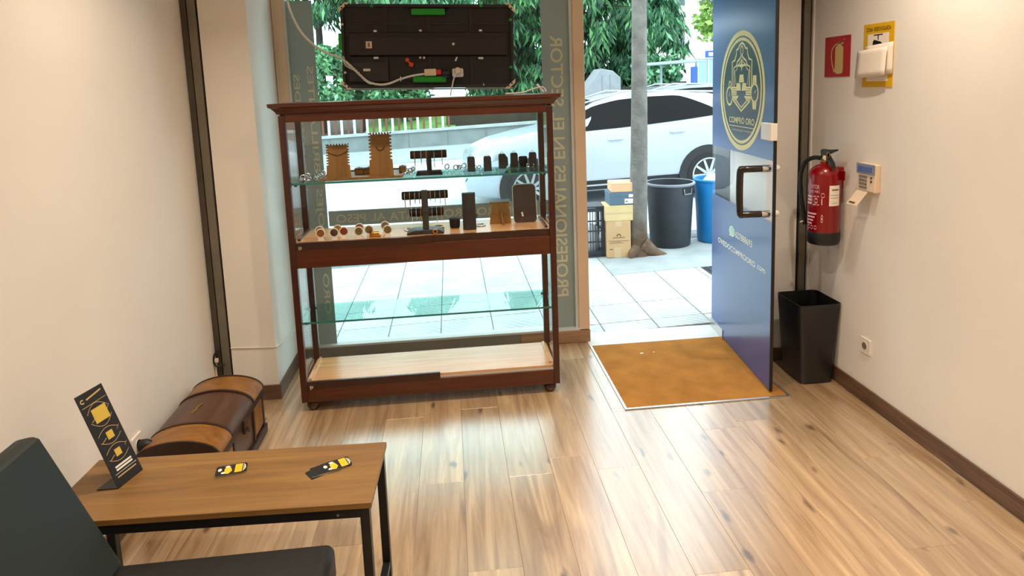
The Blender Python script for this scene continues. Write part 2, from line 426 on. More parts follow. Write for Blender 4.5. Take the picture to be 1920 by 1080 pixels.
def smooth_path(pts, sub=6):
    P = [Vector(p) for p in pts]; out = []
    for i in range(len(P)-1):
        p0 = P[max(i-1, 0)]; p1 = P[i]; p2 = P[i+1]; p3 = P[min(i+2, len(P)-1)]
        for k in range(sub):
            t = k/sub
            out.append(.5*((2*p1) + (p2-p0)*t + (2*p0-5*p1+4*p2-p3)*t*t + (3*p1-p0-3*p2+p3)*t**3))
    out.append(P[-1]); return out
def text_flat(body, x0, x1, y0, y1, mapf, off, mb, mi=0, mirror=False, bold=0.0):
    """lettering as a flat sheet fitted to the rectangle x0..x1, y0..y1"""
    cu = bpy.data.curves.new('lettering', 'FONT'); cu.body = body; cu.resolution_u = 3; cu.offset = bold
    ob = bpy.data.objects.new('lettering', cu); COL.objects.link(ob)
    dg = bpy.context.evaluated_depsgraph_get(); dg.update()
    me = bpy.data.meshes.new_from_object(ob.evaluated_get(dg))
    vs = [v.co.copy() for v in me.vertices]; fs = [list(p.vertices) for p in me.polygons]
    bpy.data.objects.remove(ob); bpy.data.curves.remove(cu); bpy.data.meshes.remove(me)
    ax = min(v.x for v in vs); bx = max(v.x for v in vs); ay = min(v.y for v in vs); by = max(v.y for v in vs)
    out = []
    for v in vs:
        a = (v.x-ax)/(bx-ax); b = (v.y-ay)/(by-ay)
        if mirror: a = 1-a
        out.append(mapf(x0+(x1-x0)*a, y0+(y1-y0)*b, off))
    mb.add(out, fs, mi)
def ell(cx, cy, rx, ry, n=40): return [(cx+rx*math.cos(2*PI*i/n), cy+ry*math.sin(2*PI*i/n)) for i in range(n)]
XY = lambda z: (lambda a, b, o: Vector((a, b, z+o)))

# ------------------------------------------------------------------ the room
XL, XR, YB, YP, YF = -1.37, 2.10, -2.4, 3.69, 4.20      # left wall, right wall, back wall, pillar fronts, shopfront
floor = structure(MB().box(XL-.1, XR+.1, YB-.1, YF+.12, -.06, -.012).build('floor', M['underlay']))
PW = .197
ends = {}
row0 = -.21
k = -6
joints = {0: .26, 1: .30, 2: .30, 3: -.15, 4: .296, 5: -.39, 6: .06, 7: .50, 8: -.05, 9: -.40, 10: .40, 11: -.15, -1: -.30, -2: .15, -3: .45, -4: -.1, -5: .3, -6: 0}
jref = {0: 2.72, 1: 2.16, 2: 2.72, 3: 1.62, 4: 2.72, 5: 2.035, 6: 2.486, 7: 1.75, 8: 3.02, 9: 2.05, 10: 2.62, 11: 2.274}
for i in range(-6, 12):
    x0 = max(row0+PW*i, XL); x1 = min(row0+PW*(i+1), XR)
    if x1-x0 < .01: continue
    y = jref.get(i, random.uniform(1.6, 2.8))
    while y > YB: y -= 1.22
    while y < YF+.02:
        a = max(y, YB); b = min(y+1.22, YF+.02)
        segs = [(a, b)]
        if x1 > .845 and x0 < 1.755 and b > 3.225:      # leave the mat well open
            segs = []
            if x0 >= .845-.001 and x1 <= 1.755 or (x0 < 1.755 and x1 > .845):
                segs = [(a, min(b, 3.225))] if a < 3.2 else []
        for (p, q) in segs:
            if q-p > .02: MB().box(x0+.0003, x1-.0003, p+.0003, q-.0003, -.012, random.uniform(-.0002, .0)).build('plank', M['plank'], floor, bevel=.0007, seg=1)
        # side strips beside the mat well
        if not segs or segs[0][1] < b:
            lo = max(a, 3.225)
            if x0 < .845-.01 and b-lo > .02: MB().box(x0+.0006, .845, lo, b-.0006, -.012, 0).build('plank', M['plank'], floor, bevel=.0012, seg=1)
            if x1 > 1.755+.01 and b-lo > .02: MB().box(1.755, x1-.0006, lo, b-.0006, -.012, 0).build('plank', M['plank'], floor, bevel=.0012, seg=1)
        y += 1.22
structure(MB().box(XL-.12, XL, YB-.1, YP+.6, -.05, CEIL).build('wall_left', M['wall']))
structure(MB().box(XR, XR+.12, YB-.1, YF+.3, -.05, CEIL).build('wall_right', M['wall']))
structure(MB().box(XL-.12, XR+.12, YB-.12, YB, -.05, CEIL).build('wall_back', M['wall']))
structure(MB().box(XL-.12, XR+.12, YB-.12, YF+.3, CEIL, CEIL+.12).build('ceiling', M['ceiling']))
wf = structure(MB().box(-1.279, -1.035, YP, YF+.25, -.05, CEIL).build('wall_front', M['wall']))
MB().box(1.83, 2.02, YP+.005, YF+.25, -.05, CEIL).build('pillar', M['wall'], wf)
MB().box(XL-.12, XR+.12, YF-.02, YF+.25, 2.42, CEIL+.12).build('lintel', M['wall'], wf)
MB().box(1.83, XR+.12, YF, YF+.25, -.05, CEIL).build('jamb', M['wall'], wf)
MB().box(XL-.12, -1.035, YF, YF+.25, -.05, CEIL).build('jamb', M['wall'], wf)
# recessed downlight rings are above the frame; steel columns at both sides
t1 = structure(MB().box(-1.369, -1.281, YP+.012, YP+.1, 0, CEIL).build('trim_1', M['gap']), 'grey steel column between left wall and white pillar')
MB().box(-1.368, -1.338, YP+.004, YP+.02, 0, CEIL).build('flange', M['steel_dark'], t1)
MB().box(-1.330, -1.289, YP-.004, YP+.02, 0, CEIL).build('flange', M['steel'], t1)
MB().tube([(-1.334, YP+.006, .14), (-1.334, YP+.006, .15)], .006).build('bolt', M['black'], t1)
t2 = structure(MB().box(2.021, 2.099, YP+.012, YP+.1, 0, CEIL).build('trim_2', M['gap']), 'grey steel column behind red fire extinguisher')
MB().box(2.036, 2.074, YP-.002, YP+.02, 0, CEIL).build('flange', M['steel'], t2)
MB().box(2.088, 2.0995, YP-.006, YP+.02, 0, CEIL).build('edge_strip', M['wall'], t2)
# skirting
structure(MB().box(XR-.012, XR, YB, YP, 0, .085).build('baseboard_right', M['skirting'], bevel=.002))
structure(MB().box(XL, XL+.012, YB, YP, 0, .085).build('baseboard_left', M['skirting'], bevel=.002))
bf = structure(MB().box(-1.279, -1.023, YP-.012, YP, 0, .085).build('baseboard_front', M['skirting'], bevel=.002))
MB().box(-1.035, -1.023, YP, YF, 0, .085).build('board', M['skirting'], bf, bevel=.002)
MB().box(1.825, 2.02, YP-.008, YP+.004, 0, .08).build('board', M['skirting'], bf, bevel=.002)
# mat well threshold and mat
structure(MB().box(.845, 1.76, YF-.09, YF+.14, -.05, .004).build('trim_3', mat('pale_stone_threshold', (214, 216, 212), .6, noise=.06)), 'pale stone threshold behind the mat')

# ---------------------------------------------- shop window and door frame
win = structure(MB().box(-1.035, -.965, YF, YF+.06, .0, 2.42).build('window_1', M['frame'], bevel=.003))
MB().box(.795, .865, YF-.01, YF+.07, .09, 2.42).build('frame_post', M['frame'], win, bevel=.003)
MB().box(.775, .796, YF+.005, YF+.06, .09, 2.42).build('seal', M['frame_white'], win)
MB().box(-.966, -.952, YF+.005, YF+.06, .09, 2.42).build('seal', M['frame_white'], win)
MB().box(-1.035, .865, YF, YF+.06, 2.33, 2.42).build('frame_head', M['frame'], win)
MB().box(.40, .868, YF-.012, YF+.09, 0, .085).build('sill_board', M['skirting_x'], win, bevel=.004)
MB().box(-1.035, .398, YF-.004, YF+.09, 0, .085).build('sill_profile', M['sillgrey'], win, bevel=.004)
MB().box(-1.0, .80, YF-.012, YF+.075, .0855, .1).build('sill_ledge', M['frame_white'], win, bevel=.002)
GY = YF+.03
pane = MB().box(-.955, .78, GY, GY+.008, .1, 2.33).build('pane', M['winglass'], win)
vy = GY-.0012
v1 = MB().box(-.953, -.797, vy, GY-.0002, .1, 2.27).build('vinyl_strip', M['vinyl'], win)
v2 = MB().box(.60, .776, vy, GY-.0002, .1, 2.33).build('vinyl_strip', M['vinyl'], win)
v3 = MB().box(-.79, .598, vy, GY-.0002, .873, .970).build('vinyl_strip', M['vinyl'], win)
F = lambda a, b, o: Vector((a, GY-.0018-o, b))
FV = lambda a, b, o: Vector((b, GY-.0018-o, a))   # text running upwards: a along z, b along x
mb = MB()
# the lettering faces the street, so from inside it is mirrored
text_flat('PROFESIONALES EN EL SECTOR', .315, 2.02, .655, .735, FV, 0, mb, mirror=False, bold=.012)
mb.build('lettering', M['vinyl_text'], v2)
mb = MB()
text_flat('ORO · RELOJES · BRILLANTES', .30, 1.88, -.868, -.818, FV, 0, mb, bold=.012)
text_flat('ANTIGÜEDADES', 1.08, 1.83, -.94, -.895, FV, 0, mb, bold=.012)
mb.build('lettering', M['vinyl_text'], v1)
mb = MB(); text_flat('COMPRO ORO Y PLATA AL PESO', -.745, .50, .892, .945, F, 0, mb, mirror=True, bold=.012)
mb.build('lettering', M['vinyl_text'], v3)
# door frame head
structure(MB().box(.865, 1.83, YF, YF+.06, 2.36, 2.42).build('trim_4', M['frame']))

# door leaf, opened inwards: hinge H, direction DD, outer face normal DN
H = Vector((1.75, 4.30, 0)); DD = Vector((-.0842, -.9964, 0)); DN = Vector((-.9964, .0842, 0)); DL = 1.022; DH = 2.34
D = lambda u, z, o: H + DD*u + DN*o + Vector((0, 0, z+.006))
door = thing('door_1', 'open navy blue glass door with gold oval emblem and lettering', None, H)
door['kind'] = 'structure'
def dbox(u0, u1, z0, z1, n0, n1): return MB().prism([(u0, z0), (u1, z0), (u1, z1), (u0, z1)], n0, n1, D)
dbox(0, DL, 0.008, DH, -.010, 0).build('glass_leaf', M['glass'], door)
f1 = dbox(0, DL-.004, 1.268, DH, .0003, .0016).build('film', M['navy'], door)
f2 = dbox(0, DL-.004, .010, .942, .0003, .0016).build('film', M['navy'], door)
dbox(DL-.004, DL+.004, .008, DH, -.013, .003).build('edge_strip', M['gap'], door)
dbox(-.02, .24, .0, .062, -.016, .006).build('pivot_rail', M['alu'], door)
dbox(.90, DL+.012, 1.375, 1.465, -.013, .024).build('lock_case', M['white'], door, bevel=.004)
hx = [(.97, .0), (.97, .14), (.965, .152), (.96, .155)]
pts = [D(.975, 1.226, .003), D(.972, 1.226, .10), D(.968, 1.224, .135), D(.966, 1.205, .155), D(.966, 1.0, .155), D(.968, .983, .135), D(.972, .983, .10), D(.975, .983, .003)]
hd = MB().tube(smooth_path(pts, 5), .0185, 12).build('handle', M['bronze'], door, smooth=True)
for z in (1.226, .983):
    MB().tube([D(.975, z, .002), D(.9745, z, .045)], .020, 14).build('handle_ferrule', M['chrome'], hd, smooth=True)
    MB().tube([D(.975, z, -.011), D(.975, z, -.02), D(.975, z, -.045), D(.975, z, -.052)], .018, 12, rs=[.02, .018, .016, .008]).build('cap', M['white'], hd, smooth=True)
E0 = (.53, 1.628)
mb = MB(); mb.sheet(ell(*E0, .34, .32, 56), D, .0018); mb.build('emblem_ground', M['slate'], f1)
mb = MB()
mb.ribbon(ell(*E0, .352, .332, 72), .030, D, .0022, True)
mb.ribbon(ell(*E0, .312, .298, 72), .018, D, .0022, True)
c0 = .54
def sym(pts): return [(c0+x, z) for x, z in pts] + [(c0-x, z) for x, z in pts[::-1] if x > 1e-6]
half = [(0, 1.905), (.035, 1.893), (.06, 1.872), (.088, 1.868), (.092, 1.84), (.115, 1.81), (.16, 1.80), (.16, 1.655)]
full = [(c0-x, z) for x, z in half[::-1]] + [(c0+x, z) for x, z in half[1:]]
mb.ribbon(full, .013, D, .0022)
half2 = [(0, 1.835), (.03, 1.815), (.07, 1.80), (.09, 1.775), (.132, 1.765), (.125, 1.655)]
mb.ribbon([(c0-x, z) for x, z in half2[::-1]] + [(c0+x, z) for x, z in half2[1:]], .012, D, .0022)
half3 = [(0, 1.812), (.028, 1.792), (.066, 1.778), (.085, 1.752), (.115, 1.745), (.095, 1.665)]
mb.ribbon([(c0-x, z) for x, z in half3[::-1]] + [(c0+x, z) for x, z in half3[1:]], .007, D, .0022)
mb.ribbon(ell(c0, 1.86, .02, .026, 20), .009, D, .0022, True)
mb.ribbon([(c0-.14, 1.575), (c0, 1.512), (c0+.14, 1.575)], .012, D, .0022)
mb.ribbon([(c0-.115, 1.585), (c0, 1.532), (c0+.115, 1.585)], .010, D, .0022)
st = []
for i, (r1, r2) in enumerate(((.105, 0), (.05, PI/2), (.105, PI), (.034, 1.5*PI))):
    st.append((c0+r1*math.cos(r2), 1.775+r1*math.sin(r2))); st.append((c0+.016*math.cos(r2+PI/4), 1.775+.011*math.sin(r2+PI/4)))
mb.sheet(st, D, .0022)
trap = lambda x, z, w, h: [(x-w/2, z), (x+w/2, z), (x+w*.36, z+h), (x-w*.36, z+h)]
mb.sheet(trap(c0, 1.678, .085, .045), D, .0022); mb.sheet(trap(c0-.05, 1.630, .085, .044), D, .0022); mb.sheet(trap(c0+.045, 1.630, .08, .044), D, .0022)
for j in range(4):
    for sx in (-.125, .115): mb.sheet([(c0+sx-.045, 1.604+j*.013), (c0+sx+.045, 1.604+j*.013), (c0+sx+.045, 1.614+j*.013), (c0+sx-.045, 1.614+j*.013)], D, .0022)
for sg in (-1, 1): mb.sheet([(c0+sg*.17, 1.6), (c0+sg*.045, 1.6), (c0+sg*.085, 1.572), (c0+sg*.135, 1.572)][::sg], D, .0022)
mb.ribbon(ell(c0-.205, 1.598, .052, .054, 28), .013, D, .0022, True); mb.ribbon(ell(c0-.2, 1.668, .018, .018, 16), .009, D, .0022, True)
mb.sheet([(c0-.21, 1.595), (c0-.2, 1.595), (c0-.203, 1.63)], D, .0022)
mb.ribbon(ell(c0+.205, 1.618, .052, .05, 28), .014, D, .0022, True)
mb.sheet([(c0+.175, 1.665), (c0+.235, 1.665), (c0+.23, 1.715), (c0+.18, 1.715)], D, .0022)
mb.sheet([(c0+.18, 1.528), (c0+.23, 1.528), (c0+.238, 1.572), (c0+.172, 1.572)], D, .0022)
mb.ribbon([(c0+.205, 1.618), (c0+.225, 1.632)], .006, D, .0022)
text_flat('COMPRO ORO', .334, .749, 1.437, 1.474, D, .0022, mb, bold=.01)
mb.ribbon([(.335, 1.420), (.752, 1.420)], .004, D, .0022)
text_flat('JOYAS RELOJES MONEDAS', .384, .711, 1.389, 1.402, D, .0022, mb)
mb.build('emblem', M['emblem'], f1)
mb = MB(); text_flat('627888693', .462, .738, .738, .778, D, .0018, mb, bold=.01)
text_flat('OVIEDOCOMPROORO', .133, .79, .634, .668, D, .0018, mb, bold=.015)
text_flat('.com', .81, .934, .640, .664, D, .0018, mb, bold=.005)
mb.build('lettering', M['pale'], f2)
mb = MB(); mb.sheet(ell(.398, .762, .05, .034, 28), D, .0018); mb.sheet([(.355, .726), (.39, .735), (.362, .752)], D, .0019)
bub = mb.build('chat_symbol', M['pale'], f2)
mb = MB(); mb.sheet(ell(.398, .764, .04, .027, 24), D, .0022); mb.build('disc', M['mint'], bub)
mb = MB(); mb.ribbon([(.378, .778), (.382, .764), (.398, .752), (.416, .750)], .009, D, .0026); mb.build('receiver', M['pale'], bub)

# doormat in its metal frame
rug = thing('doormat', 'square orange coir mat with thin metal edging inside the open door', 'mat', (1.30, 3.66, 0))
MB().box(.858, 1.742, 3.240, YF-.092, -.012, .004).build('coir_mat', M['mat_rug'], rug, bevel=.002)
for b in ((.845, .858, 3.227, YF-.091), (1.742, 1.755, 3.227, YF-.091), (.858, 1.742, 3.227, 3.240)):
    MB().box(b[0], b[1], b[2], b[3], -.012, .006).build('edge_trim', M['alu'], rug)
for (x, y, l) in ((1.14, 3.93, 'larger white scrap of paper lying on the orange mat'), (1.22, 3.935, 'smaller white scrap on the orange mat nearer the door')):
    pz = .012 if x < 1.2 else .006
    o = MB().prism([(x-pz, y-pz*.6), (x+pz, y-pz*.5), (x+pz*.8, y+pz*.6), (x-pz*.5, y+pz*.5)], .0035, .006, lambda a, b, c: Vector((a, b, c))).build('paper_scrap', M['paper'])
    tag(o, l, 'scrap')

# ------------------------------------------------------------------ display cabinet
CX0, CX1, CY0, CY1 = -.866, .544, 3.48, 3.87
cab = thing('display_cabinet', 'tall cherry wood glass display cabinet on round feet', 'cabinet', ((CX0+CX1)/2, (CY0+CY1)/2, 0))
for x in (CX0, CX1-.034):
    for y in (CY0, CY1-.034):
        MB().box(x, x+.034, y, y+.034, .058, 1.60).build('post', M['cherry_v'], cab, bevel=.003)
# base, middle and top rails (front, back, sides)
def railset(name, z0, z1):
    m = MB()
    m.box(CX0+.034, CX1-.034, CY0+.002, CY0+.024, z0, z1).box(CX0+.034, CX1-.034, CY1-.024, CY1-.002, z0, z1)
    m.box(CX0+.002, CX0+.024, CY0+.034, CY1-.034, z0, z1).box(CX1-.024, CX1-.002, CY0+.034, CY1-.034, z0, z1)
    return m.build(name, M['cherry'], cab, bevel=.002)
railset('base_rail', .058, .138); railset('middle_rail', .802, .902); railset('top_rail', 1.568, 1.61)
# crown moulding
prof = [(.0, 1.61), (.006, 1.612), (.010, 1.622), (.026, 1.640), (.038, 1.646), (.040, 1.664)]
m = MB(); rings = []
for (o_, z) in prof: rings.append([(CX0-o_, CY0-o_, z), (CX1+o_, CY0-o_, z), (CX1+o_, CY1+.01+o_*.3, z), (CX0-o_, CY1+.01+o_*.3, z)])
vs = [p for r in rings for p in r]; fs = [(3, 2, 1, 0), tuple(len(vs)-4+i for i in range(4))]
for i in range(len(rings)-1):
    for j in range(4): fs.append((i*4+j, i*4+(j+1) % 4, (i+1)*4+(j+1) % 4, (i+1)*4+j))
m.add(vs, fs); m.build('crown', M['cherry'], cab, bevel=.0015)
MB().box(CX0+.024, CX1-.024, CY0+.026, CY1-.026, .138, .160).build('bottom_board', M['board'], cab)
MB().box(CX0+.024, CX1-.024, CY0+.026, CY1-.026, .900, .938).build('display_board', M['board'], cab)
for x in (CX0+.05, CX1-.05):
    for y in (CY0+.05, CY1-.05):
        MB().lathe([(.018, .0), (.030, .012), (.036, .028), (.034, .042), (.024, .052), (.026, .058)], (x, y, .0), 20).build('bun_foot', M['cherry_v'], cab, smooth=True)
# inner mouldings beside the lower board
for x in (CX0+.036, CX1-.052): MB().box(x, x+.014, CY0+.05, CY1-.04, .160, .172).build('inner_bead', M['board'], cab)
for x in (CX0+.036, CX1-.052): MB().box(x, x+.014, CY0+.05, CY1-.04, .938, .950).build('inner_bead', M['cherry'], cab)
# side and back panes
for (z0, z1) in ((.138, .803), (.902, 1.569)):
    for x in (CX0+.012, CX1-.017): MB().box(x, x+.005, CY0+.03, CY1-.03, z0, z1).build('side_pane', M['glass'], cab)
    MB().box(CX0+.03, CX1-.03, CY1-.017, CY1-.012, z0, z1).build('back_pane', M['glass'], cab)
# shelves
for z, nm in ((1.240, 0), (.484, 0)):
    sh = MB().box(CX0+.02, CX1-.02, CY0+.045, CY1-.03, z-.002, z+.008).build('glass_shelf', M['shelfglass'], cab)
    MB().box(CX0+.02, CX1-.02, CY0+.0435, CY0+.045, z-.002, z+.008).build('shelf_edge', M['glass_edge'], sh)
    for x in (CX0+.036, CX1-.052):
        for y in (CY0+.07, CY1-.06): MB().box(x, x+.016, y, y+.012, z-.014, z-.002).build('shelf_peg', M['cherry_v'], sh)
# sliding doors: left in front, right behind
for (z0, z1, low) in ((.138, .803, 1), (.902, 1.569, 0)):
    for (x0, x1, y) in ((CX0+.034, -.118, CY0+.008), (-.165, CX1-.034, CY0+.0165)):
        left = x0 < -.5
        dz = z0+(.036 if left or not low else .012)
        d = MB().box(x0, x1, y, y+.005, dz-.004, z1).build('sliding_door', M['glass'], cab)
        if left or not low: MB().box(x0, x1, y-.007 if left else y-.004, y+.008, z0-.004, dz).build('bottom_rail', M['track'], d)
        else: MB().box(x0, x1, y-.006, y+.008, z0, dz).build('bottom_rail', M['alu'], d)
    lk = MB().tube([(CX0+.06, CY0+.004, z0+.012), (CX0+.06, CY0-.012, z0+.012)], .010, 14).build('lock', M['chrome'], cab, smooth=True)
    MB().box(CX0+.057, CX0+.063, CY0-.03, CY0-.012, z0+.004, z0+.022).build('key', M['silver'], lk)

# ---- jewellery on the glass shelf
ZS = 1.2483; ZF = .938
tr = thing('wooden_tray', 'low wooden tray carrying two bamboo necklace boards on glass shelf', 'tray', (-.475, 3.74, ZS))
MB().box(-.69, -.27, 3.56, 3.90, ZS, ZS+.006).build('tray_base', M['bamboo'], tr)
MB().box(-.69, -.27, 3.553, 3.56, ZS, ZS+.014).build('tray_rim', M['bamboo'], tr); MB().box(-.69, -.27, 3.90, 3.907, ZS, ZS+.014).build('tray_rim', M['bamboo'], tr)
MB().box(-.697, -.69, 3.553, 3.907, ZS, ZS+.014).build('tray_rim', M['bamboo'], tr); MB().box(-.27, -.263, 3.553, 3.907, ZS, ZS+.014).build('tray_rim', M['bamboo'], tr)
def notched(w, h, n_top, n_side, taper=.0):
    pts = [(-w/2-taper, 0), (w/2+taper, 0)]
    nz0 = h*.38; st = (h-nz0)/n_side
    for i in range(n_side):
        z = nz0+i*st; pts += [(w/2, z), (w/2-.011, z+st*.25), (w/2-.011, z+st*.45), (w/2, z+st*.6)]
    s2 = w/n_top
    for i in range(n_top):
        x = w/2-i*s2; pts += [(x, h), (x-s2*.45, h), (x-s2*.5, h-.010), (x-s2*.85, h-.010)]
    pts.append((-w/2, h))
    for i in range(n_side):
        z = h-i*st; pts += [(-w/2, z-st*.4), (-w/2+.011, z-st*.55), (-w/2+.011, z-st*.75), (-w/2, z-st)]
    return pts
def necklace_board(x, y, z0, w, h, label, chain, tilt=.10, prop_front=False, necklace=True):
    t = thing('necklace_board', label, 'display stand', (x, y, z0))
    mp = lambda a, b, o: Vector((x+a, y+b*tilt+o, z0+b))
    MB().prism(notched(w, h, 8, 8, .004), 0, .006, mp).build('board', M['bamboo'], t)
    if prop_front: MB().tube([mp(0, h*.72, -.002), Vector((x+.012, y-.045, z0+.004))], .0045, 10).build('prop', M['bamboo'], t)
    else: MB().tube([mp(0, h*.7, .008), Vector((x, y+h*tilt+.05, z0+.004))], .0045, 8).build('prop', M['bamboo'], t)
    if necklace:
        n = tag(MB().tube(smooth_path([mp(a, b, -.003) for a, b in chain], 5), .0016, 6).build('necklace', M['black']), None, 'necklace')
        return t, n
    return t, None
t, n = necklace_board(-.604, 3.60, ZS+.006, .122, .184, 'shorter bamboo necklace board with a chain draped across it', [(-.055, .150), (-.045, .138), (0, .122), (.045, .140), (.056, .152)])
n['label'] = 'dark chain draped in a wide curve across the shorter board'
t, n = necklace_board(-.377, 3.60, ZS+.006, .122, .236, 'taller bamboo necklace board on the tray', [(-.022, .160), (-.016, .146), (0, .140), (.016, .146), (.022, .162)])
n['label'] = 'short dark chain hung at centre of the taller board'
t, n = necklace_board(.262, 3.70, ZF, .115, .128, 'small bamboo board seen from behind with round prop stick', [], .02, True, False)
# ring blocks behind the boards
for i, (x, w) in enumerate(((-.515, .05), (-.462, .055), (-.275, .04))):
    b = thing('ring_block', ('small wooden ring block just right of the shorter board', 'wooden ring block midway between the two boards', 'wooden ring block at right end of the tray')[i], 'display stand', (x, 3.75, ZS+.006))
    MB().box(x-w/2, x+w/2, 3.73, 3.79, ZS+.006, ZS+.042).build('block', M['bamboo'], b, bevel=.006)
    MB().lathe([(.006, 0), (.008, .002), (.006, .004)], (x, 3.76, ZS+.042), 14, 'Z').build('ring', M['silver'], b, smooth=True)
def torus(c, R, r, axis, seg=16, sq=1.0):
    pts = []
    for i in range(seg):
        a = 2*PI*i/seg; p = {'Z': (math.cos(a), math.sin(a), 0), 'Y': (math.cos(a), 0, math.sin(a)*sq), 'X': (0, math.cos(a), math.sin(a)*sq)}[axis]
        pts.append(Vector(c)+R*Vector(p))
    return MB().tube(pts, r, 6, closed=True)
# clusters of rings lying on the shelf
proto = None
def ring_at(x, y, z, rx, rz_, label, group, s=1):
    global proto
    if proto is None:
        proto = torus((0, 0, 0), .011, .0028, 'Y').build('silver_ring', M['silver'], smooth=True); o = proto
    else:
        o = proto.copy(); COL.objects.link(o)
    o.location = (x, y, z+.0135*s); o.scale = (s, s, s); o.rotation_euler = (0, rx, rz_)
    tag(o, label, 'ring', group); return o
for i in range(13):
    ring_at(random.uniform(-.80, -.705), random.uniform(3.56, 3.80), ZS, random.uniform(0, 3), random.uniform(-.9, .9), 'silver ring in the heap at left end of glass shelf', 'silver rings heaped at left end of glass shelf', random.uniform(.8, 1.25))
for i in range(14):
    ring_at(random.choice([random.uniform(-.255, -.215), random.uniform(-.03, .09)]), random.uniform(3.66, 3.86), ZS, random.uniform(0, 3), random.uniform(-.9, .9), 'silver ring scattered near the single bracelet stand', 'silver rings scattered in middle of glass shelf', random.uniform(.8, 1.3))
for i in range(8):
    ring_at(random.uniform(.13, .47), random.uniform(3.74, 3.84), ZS, random.uniform(0, 3), random.uniform(-.9, .9), 'silver ring lying among the black earring stands', 'silver rings between the earring stands', random.uniform(.7, 1.0))
# bracelet stands
ORD = ('first', 'second', 'third', 'fourth', 'fifth', 'sixth', 'seventh', 'eighth', 'ninth', 'tenth')
def bracelet(x, y, z, R, drop, m, label, group, r=.0017):
    o = torus((0, 0, 0), R, r, 'X', 18, 1.0)
    for v in o.v:
        if v.z < 0: v.z *= 1+drop
    b = o.build('bracelet', m, smooth=True); b.location = (x, y, z); tag(b, label, 'bracelet', group); return b
st1 = thing('bracelet_stand', 'black velvet T-bar bracelet stand on the upper glass shelf', 'display stand', (-.122, 3.62, ZS))
MB().lathe([(.020, -.098), (.022, -.092), (.022, .092), (.020, .098)], (-.122, 3.62, ZS+.112), 18, 'X').build('bar', M['velvet'], st1, smooth=True)
MB().box(-.134, -.108, 3.61, 3.63, ZS+.02, ZS+.10).build('post', M['velvet'], st1, bevel=.002)
MB().prism([(-.195, ZS), (-.05, ZS), (-.06, ZS+.022), (-.188, ZS+.022)], 3.59, 3.66, lambda a, b, o: Vector((a, o, b))).build('base', M['velvet'], st1, bevel=.003)
for i, dx in enumerate((-.075, -.04, -.012, .03, .072)):
    bracelet(-.122+dx, 3.62, ZS+.108, .0265, (1.2, .7, 1.0, 1.6, 1.1)[i], M[('gold', 'silver', 'gold', 'silver', 'gold')[i]], ORD[i]+' bracelet from the left on the single bar of upper T-stand', 'bracelets on the single bar stand')
st2 = thing('bracelet_stand', 'black two-tier bracelet stand on wide base on the oak display board', 'display stand', (-.152, 3.56, ZF))
MB().lathe([(.020, -.124), (.023, -.118), (.023, .118), (.020, .124)], (-.152, 3.585, ZF+.206), 18, 'X').build('bar', M['velvet'], st2, smooth=True)
MB().lathe([(.020, -.092), (.023, -.086), (.023, .086), (.020, .092)], (-.148, 3.585, ZF+.112), 18, 'X').build('bar', M['velvet'], st2, smooth=True)
MB().box(-.171, -.137, 3.55, 3.574, ZF+.02, ZF+.236).build('post', M['leather'], st2, bevel=.003)
MB().prism([(-.255, ZF), (-.06, ZF), (-.056, ZF+.008), (-.09, ZF+.024), (-.215, ZF+.024), (-.258, ZF+.008)], 3.525, 3.625, lambda a, b, o: Vector((a, o, b))).build('base', M['leather'], st2, bevel=.004)
for i in range(8):
    dx = (-.108, -.081, -.054, -.03, .03, .054, .081, .108)[i]
    bracelet(-.152+dx, 3.585, ZF+.202, .0275, (1.4, .9, .5, .6, 0, .4, .6, 1.3, .4)[i], M[('silver', 'gold', 'silver')[i % 3]], ORD[i]+' bracelet from the left on upper bar of two-tier stand', 'bracelets on the upper bar of two-tier stand')
for i in range(6):
    dx = (-.08, -.055, -.03, .03, .055, .08)[i]
    bracelet(-.148+dx, 3.585, ZF+.108, .0275, (.5, .3, .8, 0, 1.0, .4, .5)[i], M[('silver', 'silver', 'gold')[i % 3]], ORD[i]+' bracelet from the left on lower bar of two-tier stand', 'bracelets on the lower bar of two-tier stand')
# bangles and ring lying on the board
for (x, y, R, m, l) in ((-.245, 3.66, .03, 'silver', 'silver bangle lying left behind the two-tier stand'), (-.09, 3.70, .03, 'gold', 'gold bangle lying right behind the two-tier stand'), (.145, 3.68, .028, 'silver', 'thin bangle lying right of the tall black block')):
    o = torus((0, 0, 0), R, .0035, 'Z', 22).build('bangle', M[m], smooth=True); o.location = (x, y, ZF+.004); tag(o, l, 'bangle')
o = torus((0, 0, 0), .011, .004, 'Y', 18).build('gold_ring', M['gold'], smooth=True); o.location = (-.105, 3.515, ZF+.0152); tag(o, 'gold ring standing at front of the two-tier stand base', 'ring')
# earring stands
ers = [(.108, 3.66, 'leftmost of the black earring blocks on glass shelf'), (.198, 3.65, 'second black earring block from the left on glass shelf'), (.288, 3.74, 'third black earring block from the left, with wide shoulder'),
       (.358, 3.765, 'fourth black earring block from the left on glass shelf'), (.464, 3.75, 'rightmost black earring block beside the cabinet post')]
for i, (x, y, l) in enumerate(ers):
    t = thing('earring_stand', l, 'display stand', (x, y, ZS))
    mp = lambda a, b, o, x=x, y=y: Vector((x+a, y+o, ZS+b))
    MB().prism([(-.021, 0), (.023, 0), (.021, .075), (.016, .084), (-.016, .084), (-.02, .076)], 0, .03, mp).build('block', M['leather'], t, bevel=.002)
    if i == 2: MB().prism([(.02, 0.012), (.034, .014), (.032, .062), (.02, .074)], .008, .022, mp).build('wing', M['leather'], t)
    torus((x, y+.015, ZS+.088), .007, .0016, 'Y', 12).build('earring', M['silver'], t, smooth=True)
t = thing('watch_cuff', 'black padded cuff between the two last earring blocks', 'display stand', (.412, 3.80, ZS))
